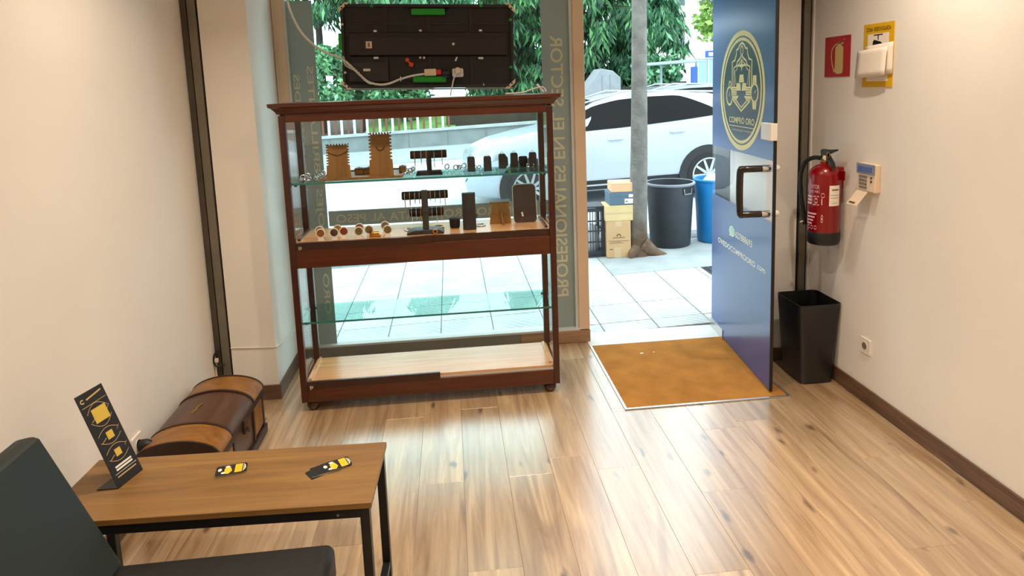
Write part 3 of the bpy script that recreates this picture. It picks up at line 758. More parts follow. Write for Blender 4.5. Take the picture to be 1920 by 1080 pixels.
MB().lathe([(.02, -.024), (.024, -.018), (.024, .018), (.02, .024)], (.412, 3.80, ZS+.0365), 16, 'X').build('cushion', M['velvet'], t, smooth=True)
MB().box(.395, .43, 3.785, 3.815, ZS, ZS+.014).build('foot', M['velvet'], t)
# coin discs on clear stands
discs = [(-.725, 3.590, 'seashell-pale coin disc half hidden at far left'), (-.706, 3.516, 'bronze coin disc at front left corner'), (-.636, 3.475, 'dark bronze coin disc in front, second from left'), (-.631, 3.60, 'yellowish coin disc behind the dark bronze one'),
         (-.588, 3.536, 'reddish copper coin disc, centre left'), (-.516, 3.611, 'copper coin disc at back of the centre pair'), (-.507, 3.49, 'olive coin disc at front of the centre pair'), (-.457, 3.542, 'olive coin disc behind the gold box'),
         (-.380, 3.63, 'grey coin disc at back right'), (-.356, 3.489, 'olive coin disc at front right')]
dcol = [(150, 130, 110), (150, 96, 46), (92, 70, 50), (160, 118, 50), (134, 66, 36), (140, 84, 56), (120, 98, 60), (122, 100, 58), (128, 108, 92), (122, 102, 56)]
for (x, y, l), c in zip(discs, dcol):
    y = max(y, 3.515)
    t = thing('coin_disc', l, 'coin', (x, y, ZF))
    MB().lathe([(.0245, 0), (.0245, .005)], (x, y, ZF+.040), 24, 'Y').build('capsule', M['print_white'], t, smooth=True)
    MB().lathe([(.0198, -.0008), (.0198, .001)], (x, y, ZF+.040), 24, 'Y').build('coin', mat('coin_metal', c, .4, .5, noise=.25, nscale=120), t, smooth=True)
    MB().prism([(-.016, 0), (.016, 0), (.010, .016), (-.010, .016)], 0, .012, lambda a, b, o, x=x, y=y: Vector((x+a, y+o, ZF+b))).build('stand', M['white'], t)
t = thing('gold_trinket', 'small gilt box-shaped trinket among the coin discs', 'trinket', (-.425, 3.53, ZF))
MB().box(-.455, -.395, 3.52, 3.55, ZF, ZF+.012).build('base', M['brass'], t, bevel=.002); MB().lathe([(.009, -.022), (.011, -.016), (.011, .016), (.009, .022)], (-.425, 3.535, ZF+.019), 14, 'X').build('barrel', M['gold'], t, smooth=True)
MB().box(-.452, -.448, 3.522, 3.526, ZF+.012, ZF+.04).build('post', M['black'], t)
t = thing('watch_cushion', 'small black padded watch cushion left of the tall black block', 'display stand', (.002, 3.65, ZF))
MB().lathe([(.024, .002), (.028, .012), (.030, .045), (.033, .052), (.028, .056)], (.002, 3.65, ZF), 20).build('cushion', M['velvet'], t, smooth=True)
MB().lathe([(.027, 0), (.027, .004)], (.002, 3.65, ZF), 20).build('ring', M['gold'], t, smooth=True)
t = thing('tall_display_block', 'tall black hexagonal display block standing on the oak board', 'display stand', (.082, 3.585, ZF))
MB().prism([(-.036, 0), (-.014, -.012), (.036, -.006), (.038, .02), (.0, .032), (-.034, .02)], ZF, ZF+.205, lambda a, b, o: Vector((.082+a, 3.585+b, o))).build('block', M['leather'], t, bevel=.002)
torus((.1235, 3.592, ZF+.075), .008, .003, 'X', 12).build('clip', M['black'], t, smooth=True)
t = thing('leather_case', 'dark brown rounded leather case leaning in right corner of cabinet', 'case', (.405, 3.70, ZF))
mp = lambda a, b, o: Vector((.405+a, 3.70+b*.16+o, ZF+b))
def rrect(w, h, r, n=5, x0=0, y0=0):
    P = []
    for (cx, cy, a0) in ((w/2-r, r, -PI/2), (w/2-r, h-r, 0), (-w/2+r, h-r, PI/2), (-w/2+r, r, PI)):
        for i in range(n+1): P.append((x0+cx+r*math.cos(a0+PI/2*i/n), y0+cy+r*math.sin(a0+PI/2*i/n)))
    return P
MB().prism(rrect(.13, .215, .022), 0, .018, mp).build('case_body', M['brown_leather'], t, bevel=.003)
mb = MB(); mb.ribbon(rrect(.134, .219, .024, 5, 0, -.002), .003, mp, .009, True); mb.build('piping', M['print_white'], t)
mb = MB(); mb.sheet(ell(-.018, .054, .006, .006, 14), mp, -.0006); mb.sheet(ell(-.015, .042, .006, .007, 14), mp, -.0006); mb.build('badge', M['print_white'], t)

# ------------------------------------------------------------------ LED panel seen from behind, hanging in the window
LP = thing('led_display_panel', 'black rear of LED display panel with green handles hanging in window', 'display panel', (-.10, 3.99, 1.96), rot=(0, math.radians(1.6), 0))
lw, lh = 1.0, .482
m = MB().box(-lw/2, lw/2, .012, .07, -lh/2, lh/2); m.build('module_tray', M['panel'], LP, bevel=.006, local=True)
def lbox(x0, x1, z0, z1, y0=-.006, y1=.013): return MB().box(x0, x1, y0, y1, z0, z1)
for nm, b in (('frame_rail', (-.5, .5, .222, .241)), ('frame_rail', (-.5, .5, -.241, -.224)), ('frame_rail', (-.5, -.482, -.224, .222)), ('frame_rail', (.482, .5, -.224, .222))):
    lbox(*b).build(nm, M['panel2'], LP, bevel=.003, local=True)
for x in (-.245, 0.005, .25):
    lbox(x-.008, x+.008, .078, .222, .0, .013).build('rib', M['panel2'], LP, local=True); lbox(x-.008, x+.008, -.224, -.06, .0, .013).build('rib', M['panel2'], LP, local=True)
for b in ((-.47, -.26, .125, .133), (-.235, -.01, .125, .133), (.02, .235, .125, .133), (.27, .47, .125, .133)):
    lbox(*b, .004, .013).build('cross_rib', M['panel2'], LP, local=True)
m = MB().prism([(-.022, .075), (-.014, .05), (-.012, -.05), (.013, -.06), (.013, .08)], -.455, .46, lambda a, b, o: Vector((o, a, b)))
hub = m.build('power_housing', M['panel2'], LP, bevel=.003, local=True)
MB().box(-.36, -.325, -.0165, -.0155, -.012, .028).build('label', M['cream'], hub, local=True)
MB().box(-.346, -.339, -.0172, -.0165, -.004, .02).build('mark', M['ink'], hub, local=True)
MB().lathe([(.008, -.018), (.008, -.012)], (.145, 0, .012), 14, 'Y').build('screw', M['white'], hub, local=True)
for (z, zz) in ((.195, 1), (-.190, -1)):
    hd = MB().box(-.095, .10, -.03, -.01, z-.019, z+.017).build('handle', M['green'], LP, bevel=.006, local=True)
    if zz > 0:
        for sx in (-1, 1): MB().prism([(sx*.10, .205), (sx*.126, .24), (sx*.118, .24), (sx*.092, .185)][::sx], -.02, .012, lambda a, b, o: Vector((a+.0025, o, b))).build('bracket', M['panel2'], hd, local=True)
    else:
        for sx in (-1, 1): MB().box(.0025+sx*.08-.008, .0025+sx*.08+.008, -.012, .014, z-.01, z+.01).build('bracket', M['panel2'], hd, local=True)
for (x, z) in ((-.32, .232), (.31, .236), (.482, .155), (.482, -.12)):
    MB().lathe([(.006, -.012), (.010, -.008), (.010, 0)], (x, 0, z-.004), 12, 'Y').build('latch', M['green_d'], LP, local=True)
MB().box(-.516, -.496, -.008, .03, -.02, .075).build('side_lever', M['green'], LP, bevel=.003, local=True)
for (sx, sz) in ((-1, 1), (1, 1), (-1, -1), (1, -1)):
    m = MB().prism([(sx*.508, sz*.192), (sx*.508, sz*.214), (sx*.472, sz*.248), (sx*.446, sz*.248)], -.014, -.008, lambda a, b, o: Vector((a, o, b)))
    pl = m.build('corner_plate', M['cream'], LP, local=True)
    for q in (.3, .7): MB().lathe([(.005, -.016), (.005, -.0145)], (sx*(.503-.05*q), 0, sz*(.205+.04*q)), 10, 'Y').build('hole', M['gap'], pl, local=True)
for (x, z, w) in ((-.305, .087, .018), (-.045, .09, .016), (.305, .09, .018), (-.305, -.066, .028), (-.05, -.066, .012), (-.028, -.066, .012), (.305, -.07, .03), (-.49, .125, .012), (-.485, -.15, .012), (.32, -.225, .006)):
    MB().box(x-w/2, x+w/2, -.010, .012, z-.006, z+.006).build('connector', M['white'], LP, bevel=.002, local=True)
m = MB().box(-.46, -.235, -.012, .013, -.205, -.09); rb = m.build('receiver_box', M['panel2'], LP, bevel=.004, local=True)
MB().box(-.38, -.34, -.0145, -.0125, -.142, -.128).build('label', M['white'], rb, local=True)
mb = MB(); mb.box(-.135, -.115, -.02, -.008, -.09, -.068, rot=Matrix.Rotation(.5, 3, 'Y')); mb.box(-.115, -.090, -.02, -.008, -.118, -.094, rot=Matrix.Rotation(.4, 3, 'Y')); mb.box(-.122, -.112, -.018, -.01, -.10, -.08, rot=Matrix.Rotation(-.5, 3, 'Y'))
mb.build('cable_clip', M['orange'], LP, bevel=.002, local=True)
MB().box(.155, .164, -.022, -.012, -.088, -.062, rot=Matrix.Rotation(.45, 3, 'Y')).build('ethernet_plug', M['white'], LP, local=True)
MB().box(-.5, .5, .045, .07, -.252, -.242).build('bottom_lip', M['white'], LP, local=True)
for x in (-.40, .40): MB().tube([(x, .04, .24), (x, .04, .79)], .0015, 6).build('hanging_wire', M['silver'], LP, local=True)
# power cable, inline switch and plug
T = lambda x, z, y=3.955: (x, y, z)
cb = thing('power_cable', 'cream power cable sagging from top left across the LED panel', 'cable', T(-.895, 2.235))
pts = smooth_path([(-.885, 4.03, 2.40), (-.887, 4.0, 2.235), T(-.817, 2.062), T(-.709, 1.954), T(-.594, 1.900), T(-.50, 1.805), T(-.455, 1.765), T(-.394, 1.748), T(-.335, 1.753), T(-.272, 1.775), T(-.20, 1.792), T(-.13, 1.800)], 6)
MB().tube(pts, .0062, 8).build('cord', M['cable_white'], cb, smooth=True)
MB().box(-.132, -.062, 3.944, 3.966, 1.788, 1.828).build('inline_switch', M['cream'], cb, bevel=.006)
MB().box(-.062, -.034, 3.943, 3.967, 1.793, 1.822).build('red_switch', M['red_lamp'], cb, bevel=.003)
MB().lathe([(.012, -.02), (.021, -.012), (.021, .02), (.016, .026)], (-.012, 3.95, 1.797), 16, 'X').build('dark_plug', M['cable_black'], cb, smooth=True)
m = MB(); L = smooth_path([T(-.59, 1.91, 3.948), T(-.573, 1.865, 3.945), T(-.525, 1.835, 3.945), T(-.47, 1.775, 3.948), T(-.44, 1.757, 3.948)], 10)
hel = []
for i in range(70):
    q = i/69*(len(L)-1); a = L[int(q)].lerp(L[min(int(q)+1, len(L)-1)], q-int(q)); hel.append(a+Vector((.008*math.cos(i*1.6), .006*math.sin(i*1.6), .008*math.sin(i*1.6))))
m.tube(hel, .0022, 5); m.build('spiral_wrap', M['cable_white'], cb, smooth=True)
torus((-.27, 3.955, 1.776), .012, .003, 'X', 12).build('tie', M['white'], cb)
pg = thing('white_plug', 'white adapter plug with cord hanging in front of the LED panel', 'plug', (.062, 3.94, 1.80))
MB().box(.03, .095, 3.932, 3.962, 1.775, 1.825).build('adapter', M['white'], pg, bevel=.008)
MB().lathe([(.016, -.03), (.02, -.01), (.02, .002)], (.062, 3.93, 1.812), 14, 'Y').build('plug_body', M['cream'], pg, smooth=True)
MB().tube(smooth_path([(.06, 3.91, 1.812), (.048, 3.905, 1.79), (.034, 3.905, 1.755), (.020, 3.90, 1.70), (.012, 3.895, 1.668)], 5), .004, 8).build('cord', M['cable_white'], pg, smooth=True)
wc = thing('loose_cable', 'loose cream cable lying on right end of the cabinet top', 'cable', (.46, 3.8, 1.667))
MB().tube(smooth_path([(.31, 3.62, 1.671), (.40, 3.66, 1.673), (.47, 3.70, 1.690), (.52, 3.74, 1.700), (.545, 3.76, 1.690), (.55, 3.75, 1.671)], 5), .0045, 8).build('cord', M['cable_white'], wc, smooth=True)
MB().tube([(.535, 3.75, 1.672), (.515, 3.74, 1.695), (.50, 3.735, 1.715)], .007, 8).build('plug_tip', M['white'], wc, smooth=True)

# ------------------------------------------------------------------ left side: chest, table, chair
HX0, HX1, HY0, HY1 = -1.352, -1.012, 2.67, 3.315
ch = thing('treasure_chest', 'old wooden chest with rounded lid standing by left wall', 'chest', ((HX0+HX1)/2, (HY0+HY1)/2, 0))
MB().box(HX0, HX1+.006, HY0-.006, HY1+.006, 0, .045).build('plinth', M['chest_trim'], ch, bevel=.004)
body = MB().box(HX0+.006, HX1-.008, HY0+.008, HY1-.008, .045, .215).build('body', M['chest_dark'], ch, bevel=.003)
for y in (2.70, 3.15): MB().box(HX1-.010, HX1-.003, y, y+.135, .06, .195).build('panel', M['chest_light'], body, bevel=.003)
for y in (HY0+.006, 2.84, 3.13, HY1-.03): MB().box(HX1-.010, HX1, y, y+.022, .045, .215).build('stile', M['chest_trim'], body, bevel=.002)
MB().box(HX0+.002, HX1+.002, HY0, HY1, .205, .240).build('rim', M['chest_trim'], ch, bevel=.003)
def arc(n=16, grow=0.0, dz=0.0):
    c = (HX0+HX1)/2; w = (HX1-HX0)/2+grow; h = .070+grow+dz
    return [(c+w*math.cos(PI*i/n), .2395+h*math.sin(PI*i/n)) for i in range(n+1)]
mp = lambda a, b, o: Vector((a, o, b))
lid = MB().prism(arc(), HY0, HY1, mp).build('lid', M['chest_dark'], ch, smooth=True)
MB().prism(arc(16, .002, .001), HY0-.001, 2.828, mp).build('lid_panel', M['chest_light'], lid, smooth=True)
MB().prism(arc(16, .002, .001), 3.148, HY1+.001, mp).build('lid_panel', M['chest_light'], lid, smooth=True)
for (y0, y1) in ((2.822, 2.836), (3.140, 3.154), (HY0-.004, HY0+.006), (HY1-.006, HY1+.004)):
    MB().prism(arc(16, .005, .002), y0, y1, mp).build('band', M['chest_trim'], lid, smooth=True)
cz = lambda x: .2395+.070*math.sqrt(max(0, 1-((x-(HX0+HX1)/2)/((HX1-HX0)/2))**2))
ap = [(-1.215, 2.93), (-1.212, 2.95), (-1.205, 2.965), (-1.21, 2.985), (-1.205, 3.005), (-1.195, 3.02)]
MB().tube([(x, y, cz(x)+.002) for x, y in ap], .0028, 6).build('ornament', M['brass'], lid, smooth=True)
hs = MB().box(HX1-.002, HX1+.012, 2.965, 3.01, .170, .236).build('hasp', M['chest_trim'], ch, bevel=.004)
MB().tube([(HX1+.012, 2.975, .19), (HX1+.022, 2.987, .175), (HX1+.012, 3.0, .19)], .004, 6).build('hasp_ring', M['metal_black'], hs, smooth=True)

TZ = .505; TR = math.radians(-2.3)
tb = thing('console_table', 'low narrow brown wooden table with black metal legs', 'table', (-.76, 2.035, 0), TR)
tw, td = .965, .342
B = lambda *a: MB().box(*a)
B(-tw/2, tw/2, -td/2, td/2, TZ-.019, TZ).build('tabletop', M['table'], tb, bevel=.002, local=True)
for z0, z1, ys in ((TZ-.049, TZ-.0195, (-td/2+.004, td/2-.029)),):
    for y in ys: B(-tw/2+.01, tw/2-.01, y, y+.025, z0, z1).build('apron_bar', M['metal_black'], tb, bevel=.002, local=True)
    for x in (-tw/2+.01, tw/2-.035): B(x, x+.025, -td/2+.03, td/2-.03, z0, z1).build('end_bar', M['metal_black'], tb, bevel=.002, local=True)
for x in (-tw/2+.008, tw/2-.036):
    for y in (-td/2+.003, td/2-.031):
        lg = B(x, x+.028, y, y+.028, .006, TZ-.0195).build('leg', M['metal_black'], tb, bevel=.002, local=True)
        B(x+.002, x+.026, y+.002, y+.026, 0, .006).build('foot_pad', M['black'], lg, local=True)
for x in (-tw/2+.09, tw/2-.1): MB().lathe([(.005, -.003), (.005, .002)], (x, -td/2+.004, TZ-.035), 10, 'Y').build('screw', M['chrome'], tb, local=True)
for x in (-tw/2+.01, tw/2-.035): B(x, x+.025, -td/2+.03, td/2-.03, .05, .075).build('stretcher', M['metal_black'], tb, bevel=.002, local=True)
# acrylic leaflet stand with price card: leaning backwards
p1 = Vector((-1.085, 2.034, TZ)); p2 = Vector((-1.057, 2.139, TZ))
us = (p2-p1).normalized(); lean = (Vector((-1.196, 2.062, .798))-p1); lean -= us*lean.dot(us); Lh = lean.length; ls = lean.normalized(); ns = us.cross(ls)
if ns.x < 0: ns = -ns
P = lambda a, b, o: p1 + us*a + ls*b + ns*o + Vector((0, 0, .002))
sw = (p2-p1).length
cs = thing('price_stand', 'black leaning counter stand showing gold bar prints on the table', 'stand', p1)
MB().prism([(0, 0), (sw, 0), (sw, Lh), (0, Lh)], -.003, 0, P).build('back_plate', M['card_black'], cs, bevel=.001)
foot_dir = Vector((-1, .02, 0))
m = MB(); q = [p1, p2, p2+foot_dir*.065, p1+foot_dir*.065]; m.add([v+Vector((0, 0, .0004)) for v in q]+[v+Vector((0, 0, .0032)) for v in q], [(3, 2, 1, 0), (4, 5, 6, 7), (0, 1, 5, 4), (1, 2, 6, 5), (2, 3, 7, 6), (3, 0, 4, 7)]); m.build('foot_plate', M['card_black'], cs)
m = MB(); q = lambda a0, a1, b0, b1: [(sw*a0, Lh*b0), (sw*a1, Lh*b0), (sw*a1, Lh*b1), (sw*a0, Lh*b1)]
for r in ((.28, .80, .66, .81), (.40, .64, .46, .54), (.40, .62, .27, .345)): MB().sheet(q(*r), P, .0006).build('gold_bar_print', M['print_gold'], cs)
m = MB()
for cy, hh in ((.5, .085), (.31, .085), (.735, .125)):
    for s_ in (-1, 1): m.ribbon([(sw*(.12+.76*t_), Lh*(cy+s_*hh*math.sin(PI*(.12+.76*t_)))) for t_ in [i/10 for i in range(11)]], .0016, P, .0006)
    m.ribbon([(sw*.16, Lh*(cy-.04)), (sw*.36, Lh*(cy-.01))], .002, P, .0006); m.ribbon([(sw*.8, Lh*(cy+.01)), (sw*.92, Lh*(cy+.045))], .0014, P, .0006)
m.ribbon([(sw*.06, Lh*.86), (sw*.95, Lh*.87)], .0016, P, .0006)
m.ribbon(ell(sw*.16, Lh*.925, sw*.06, Lh*.018, 16)[2:15], .004, P, .0006)
m.ribbon([(sw*.3, Lh*.925), (sw*.88, Lh*.955)], .005, P, .0006); m.ribbon([(sw*.14, Lh*.09), (sw*.86, Lh*.09)], .004, P, .0006)
m.build('fine_print', M['print_gold2'], cs)
m = MB()
for b in (.185, .155): m.ribbon([(sw*.2, Lh*b), (sw*.82, Lh*b)], .006, P, .0006)
m.ribbon([(sw*.1, Lh*.122), (sw*.92, Lh*.122)], .0014, P, .0006)
m.build('text_lines', M['print_white'], cs)
# business cards
def card(cx, cy, z, rz, label, group, top):
    t = thing('business_card', label, 'card', (cx, cy, z), rz, group)
    MB().prism(rrect(.092, .056, .006, 3, 0, -.028), 0, .0012, lambda a, b, o: Vector((a, b, o))).build('card', [M['card_black']], t, local=True)
    if top:
        m = MB(); mp = lambda a, b, o: Vector((a, b, .0012+o))
        m.sheet([(.012, -.024), (.034, -.024), (.034, .024), (.012, .024)], mp, .0002); m.sheet([(-.018, -.022), (-.006, -.026), (.004, -.01), (-.002, .012), (-.014, .02), (-.02, .004)], mp, .0002)
        m.build('yellow_print', M['yellow'], t, local=True)
        m = MB(); m.sheet(ell(-.034, .004, .006, .009, 14), mp, .0003); m.sheet(ell(-.022, -.016, .007, .006, 12), mp, .0003); m.sheet([(-.014, .008), (-.002, .016), (-.010, .024), (-.02, .02)], mp, .0003)
        m.ribbon([(.037, .02), (.043, .008), (.043, -.008), (.037, -.02)], .003, mp, .0003); m.ribbon([(.037, .01), (.040, .0), (.037, -.01)], .002, mp, .0003)
        m.build('white_print', M['print_white'], t, local=True)
        m = MB()
        for b in (-.014, -.004, .006): m.ribbon([(.016, b), (.030, b+.001)], .0012, mp, .0004)
        m.build('dark_print', M['ink'], t, local=True)
    else:
        MB().prism([(-.046, -.0284), (.046, -.0284), (.046, -.0276), (-.046, -.0276)], .0001, .0011, lambda a, b, o: Vector((a, b, o))).build('paper_edge', M['card_edge'], t, local=True)
    return t
z = TZ
for i in range(6):
    card(-.757+random.uniform(-.001, .001), 2.082+random.uniform(-.001, .001), z+.0013*i, .18, 'black and yellow business card on top of the neat left pile' if i == 5 else ('lowest card in the neat left pile', 'second card from the bottom in neat left pile', 'third card from the bottom in neat left pile', 'fourth card from the bottom in neat left pile', 'second card from the top in neat left pile')[i], 'cards in the left pile' if i < 5 else None, i == 5)
for i, (x, y, r, l) in enumerate(((-.462, 2.037, .62, 'black card fanned out lowest under the right pile'), (-.452, 2.042, .30, 'second card from the bottom in the fanned right pile'), (-.436, 2.052, .42, 'third card from the bottom in the fanned right pile'), (-.421, 2.060, .44, 'black and yellow business card on top of the fanned right pile'))):
    card(x, y, TZ+.0013*i, r, l, None, i == 3)

chr_ = thing('lounge_chair', 'dark upholstered armless chair at front left corner', 'chair', (-.72, 1.50, 0))
m = MB(); m.prism([(-.995, .285), (-.41, .285), (-.395, .30), (-.395, .385), (-.41, .402), (-1.0, .398)], 1.22, 1.825, lambda a, b, o: Vector((a, o, b))); m.build('seat', M['seat'], chr_, bevel=.02, seg=3)
m = MB(); m.prism([(-1.075, .30), (-.99, .30), (-.985, .41), (-1.155, .80), (-1.17, .81), (-1.225, .80)], 1.22, 1.825, lambda a, b, o: Vector((a, o, b))); m.build('backrest', M['chair'], chr_, bevel=.016, seg=3)
for x in (-1.03, -.46):
    for y in (1.27, 1.775): MB().tube([(x, y, .29), (x, y, 0)], .016, 10, rs=[.02, .013]).build('leg', M['metal_black'], chr_, smooth=True)

# sockets
def socket(name, label, wall_x, sgn, y, z, plug=False):
    t = thing(name, label, 'socket', (wall_x, y, z))
    X = lambda d: wall_x+sgn*d
    MB().prism(rrect(.082, .082, .006, 3, 0, -.041), .0, .009, lambda a, b, o: Vector((X(o), y+a, z+b))).build('cover', M['white'], t, bevel=.0015)
    MB().lathe([(.0235, .0), (.0235, sgn*.0015)], (X(.0091), y, z), 20, 'X').build('rim', M['white'], t)
    MB().lathe([(.019, 0), (.019, sgn*.0008)], (X(.0108), y, z), 20, 'X').build('recess', M['print_grey'] if not plug else M['gap'], t)
    for s_ in (-1, 1): MB().lathe([(.003, 0), (.003, sgn*.0006)], (X(.0118), y+s_*.0095, z), 8, 'X').build('hole', M['gap'], t)
    return t
socket('wall_socket', 'white wall socket low on the right wall', XR, -1, 3.118, .306)
socket('wall_socket', 'white wall socket with black plug on the left wall', XL, 1, 2.742, .282, True)
pl = thing('black_plug', 'round black plug pushed into the left wall socket', 'plug', (XL+.0125, 2.742, .280))
MB().lathe([(.018, .0), (.022, .006), (.023, .03), (.017, .045), (.008, .055)], (XL+.0125, 2.742, .278), 20, 'X').build('plug_body', M['cable_black'], pl, smooth=True)
MB().tube(smooth_path([(XL+.06, 2.742, .278), (XL+.075, 2.735, .25), (XL+.04, 2.72, .15), (XL+.03, 2.71, .005)], 5), .004, 8).build('cord', M['print_grey'], pl, smooth=True)
# cable loop by the left column
cl = thing('cable_loop', 'coiled black cable with white connector at foot of left steel column', 'cable', (-1.35, 3.66, .27))
MB().tube(smooth_path([(-1.336, YP-.006, .325), (-1.352, 3.668, .31), (-1.364, 3.66, .285), (-1.364, 3.655, .255), (-1.355, 3.655, .232), (-1.338, 3.66, .225), (-1.318, YP-.008, .228)], 6), .0045, 8).build('cord', M['cable_black'], cl, smooth=True)
MB().tube(smooth_path([(-1.336, YP-.008, .322), (-1.348, 3.665, .30), (-1.352, 3.66, .285)], 5), .003, 6).build('cord', M['cable_black'], cl, smooth=True)
MB().box(-1.36, -1.342, 3.65, 3.668, .252, .274).build('connector', M['cream'], cl, bevel=.003)
MB().tube(smooth_path([(-1.355, 3.662, .245), (-1.362, 3.665, .2), (-1.36, 3.672, .1), (-1.358, 3.678, .005)], 4), .005, 8).build('conduit', M['cream'], cl, smooth=True)
# thin white wire round the pillar
wr = MB().tube([(-1.279, YP-.004, .318), (-1.05, YP-.004, .306), (-1.031, YP-.003, .306), (-1.029, 3.75, .298), (-1.029, 4.195, .235)], .004, 6).build('wall_wire', M['cable_white'])
tag(wr, 'thin white wire running round the white pillar above skirting', 'cable')
wr = MB().tube(smooth_path([(-1.024, YF-.006, 2.40), (-1.022, YF-.006, 2.0), (-1.0255, YF-.006, 1.8), (-1.02, YF-.006, 1.2), (-1.025, YF-.006, .3)], 5), .003, 6).build('wall_wire', M['cable_white'])
tag(wr, 'thin wire running down the cream window frame beside pillar', 'cable')

# ------------------------------------------------------------------ right wall
RW = lambda a, b, o: Vector((XR-o, a, b))          # a = y, b = z
# red extinguisher sign (y decreases to the right of the picture)
sg = thing('extinguisher_sign', 'red square sign with pale fire extinguisher pictogram on right wall', 'sign', (XR, 3.455, 1.80))
MB().prism([(3.572, 1.697), (3.337, 1.697), (3.337, 1.912), (3.572, 1.912)], .0005, .003, RW).build('board', M['sign_red'], sg)
m = MB(); cy = 3.448
m.sheet(rrect(.074, .155, .016, 4, 0, 0) and [(cy-p[0]-.012, 1.712+p[1]) for p in rrect(.074, .150, .020, 4)], RW, .0034)
m.sheet([(cy+.004, 1.862), (cy-.028, 1.862), (cy-.03, 1.874), (cy+.006, 1.874)], RW, .0034)
m.sheet([(cy-.003, 1.874), (cy-.022, 1.874), (cy-.06, 1.898), (cy-.058, 1.890), (cy-.03, 1.880)][::-1], RW, .0034)
m.ribbon([(cy-.05, 1.872), (cy-.012, 1.876), (cy+.03, 1.866), (cy+.055, 1.845), (cy+.062, 1.81), (cy+.05, 1.76), (cy+.034, 1.735)], .008, RW, .0034)
m.ribbon([(cy+.036, 1.74), (cy+.03, 1.722)], .014, RW, .0034)
m.build('pictogram', M['sign_pale'], sg)
# yellow CCTV sign with a sheet of paper hung over it
ys = thing('camera_sign', 'yellow framed surveillance sign half covered by white paper', 'sign', (XR, 3.11, 1.79))
MB().prism([(3.226, 1.640), (2.996, 1.640), (2.996, 1.948), (3.226, 1.948)], .0005, .004, RW).build('board', M['sign_yellow'], ys)
MB().prism([(3.192, 1.668), (3.03, 1.668), (3.03, 1.898), (3.192, 1.898)], .004, .0044, RW).build('white_field', M['paper'], ys)
m = MB(); text_flat('ZONA VIDEOVIGILADA', 3.205, 3.018, 1.910, 1.930, RW, .0046, m, bold=.01)
m.ribbon([(3.145, 1.892), (3.075, 1.892)], .005, RW, .005); m.ribbon([(3.11, 1.892), (3.11, 1.868)], .008, RW, .005)
m.sheet([(3.15, 1.862), (3.14, 1.87), (3.092, 1.858), (3.072, 1.846), (3.072, 1.838), (3.10, 1.832), (3.14, 1.835), (3.152, 1.846)], RW, .005)
m.build('black_print', M['card_black'], ys)
pp = MB()
for (a0, a1, z0, z1, o0, o1) in ((3.243, 3.012, 1.690, 1.820, .024, .018), (3.20, 2.99, 1.695, 1.840, .010, .009)):
    n_ = 6; vs = []; fs = []
    for i in range(n_+1):
        for j in range(n_+1):
            a = a0+(a1-a0)*i/n_; b = z0+(z1-z0)*j/n_
            o_ = o0 + .006*math.sin(3.2*i/n_)+(.010*(1-j/n_) if o0 > .02 else 0)
            vs.append(RW(a, b+.012*(i/n_)-(.006 if j == 0 else 0), o_))
    for i in range(n_):
        for j in range(n_): fs.append((i*(n_+1)+j, (i+1)*(n_+1)+j, (i+1)*(n_+1)+j+1, i*(n_+1)+j+1))
    pp.add(vs, fs)
o = pp.build('paper_sheet', M['paper'], smooth=True); tag(o, 'blank white paper pouch hung over the yellow sign', 'paper')
so = o.modifiers.new('thick', 'SOLIDIFY'); so.thickness = .001
# fire extinguisher
EX, EY = 2.008, 3.39
ex = thing('fire_extinguisher', 'red fire extinguisher with black hose hung on right wall', 'fire extinguisher', (EX, EY, .79))
R = .083
MB().lathe([(R*.98, .860), (R, .866), (R, 1.155), (R*.97, 1.18), (R*.82, 1.208), (R*.52, 1.226), (.026, 1.232), (.024, 1.245)], (EX, EY, 0), 32).build('cylinder', M['red'], ex, smooth=True)
MB().lathe([(R*.90, .797), (R*1.0, .806), (R*1.03, .82), (R*1.03, .862), (R, .868)], (EX, EY, 0), 32).build('base_ring', M['black'], ex, smooth=True)
vb = MB().lathe([(.022, 1.24), (.022, 1.262), (.016, 1.27), (.016, 1.285)], (EX, EY, 0), 16).build('valve', M['brass'], ex, smooth=True)
MB().lathe([(.013, 0), (.013, .012)], (EX-.012, EY-.028, 1.268), 14, 'Y').build('gauge', M['white'], vb, smooth=True)
# levers run away from the wall corner, towards the right of the picture (-y)
MB().prism([(.03, 1.272), (-.02, 1.262), (-.075, 1.225), (-.085, 1.215), (-.075, 1.245), (-.03, 1.284), (.02, 1.292)], -.012, .012, lambda a, b, o: Vector((EX+o, EY+a, b))).build('lower_lever', M['black'], ex, bevel=.003)
MB().prism([(.034, 1.290), (-.02, 1.285), (-.10, 1.312), (-.102, 1.32), (-.02, 1.312), (.02, 1.312)], -.013, .013, lambda a, b, o: Vector((EX+o, EY+a, b))).build('upper_lever', M['black'], ex, bevel=.003)
torus((EX-.016, EY-.055, 1.288), .014, .0018, 'X', 16).build('pin_ring', M['brass'], ex, smooth=True)
hp = smooth_path([(EX-.01, EY+.02, 1.262), (EX-.03, EY+.06, 1.262), (EX-.055, EY+.10, 1.235), (EX-.07, EY+.12, 1.16), (EX-.068, EY+.115, 1.05), (EX-.06, EY+.10, .95), (EX-.058, EY+.085, .885)], 6)
MB().tube(hp, .012, 10).build('hose', M['black'], ex, smooth=True)
MB().tube([(EX-.062, EY+.092, .905), (EX-.088, EY+.082, .902)], .004, 8).build('hose_clip', M['white'], ex)
MB().box(XR-.035, XR, EY-.03, EY+.03, 1.10, 1.215).build('wall_bracket', M['red'], ex, bevel=.003)
MB().box(XR-.035, XR-.03, EY-.09, EY-.03, 1.15, 1.2).build('bracket_tab', M['red'], ex, bevel=.002)
CYL = lambda a, b, o: Vector((EX+(R+o)*math.cos(a), EY+(R+o)*math.sin(a), b))     # a = angle
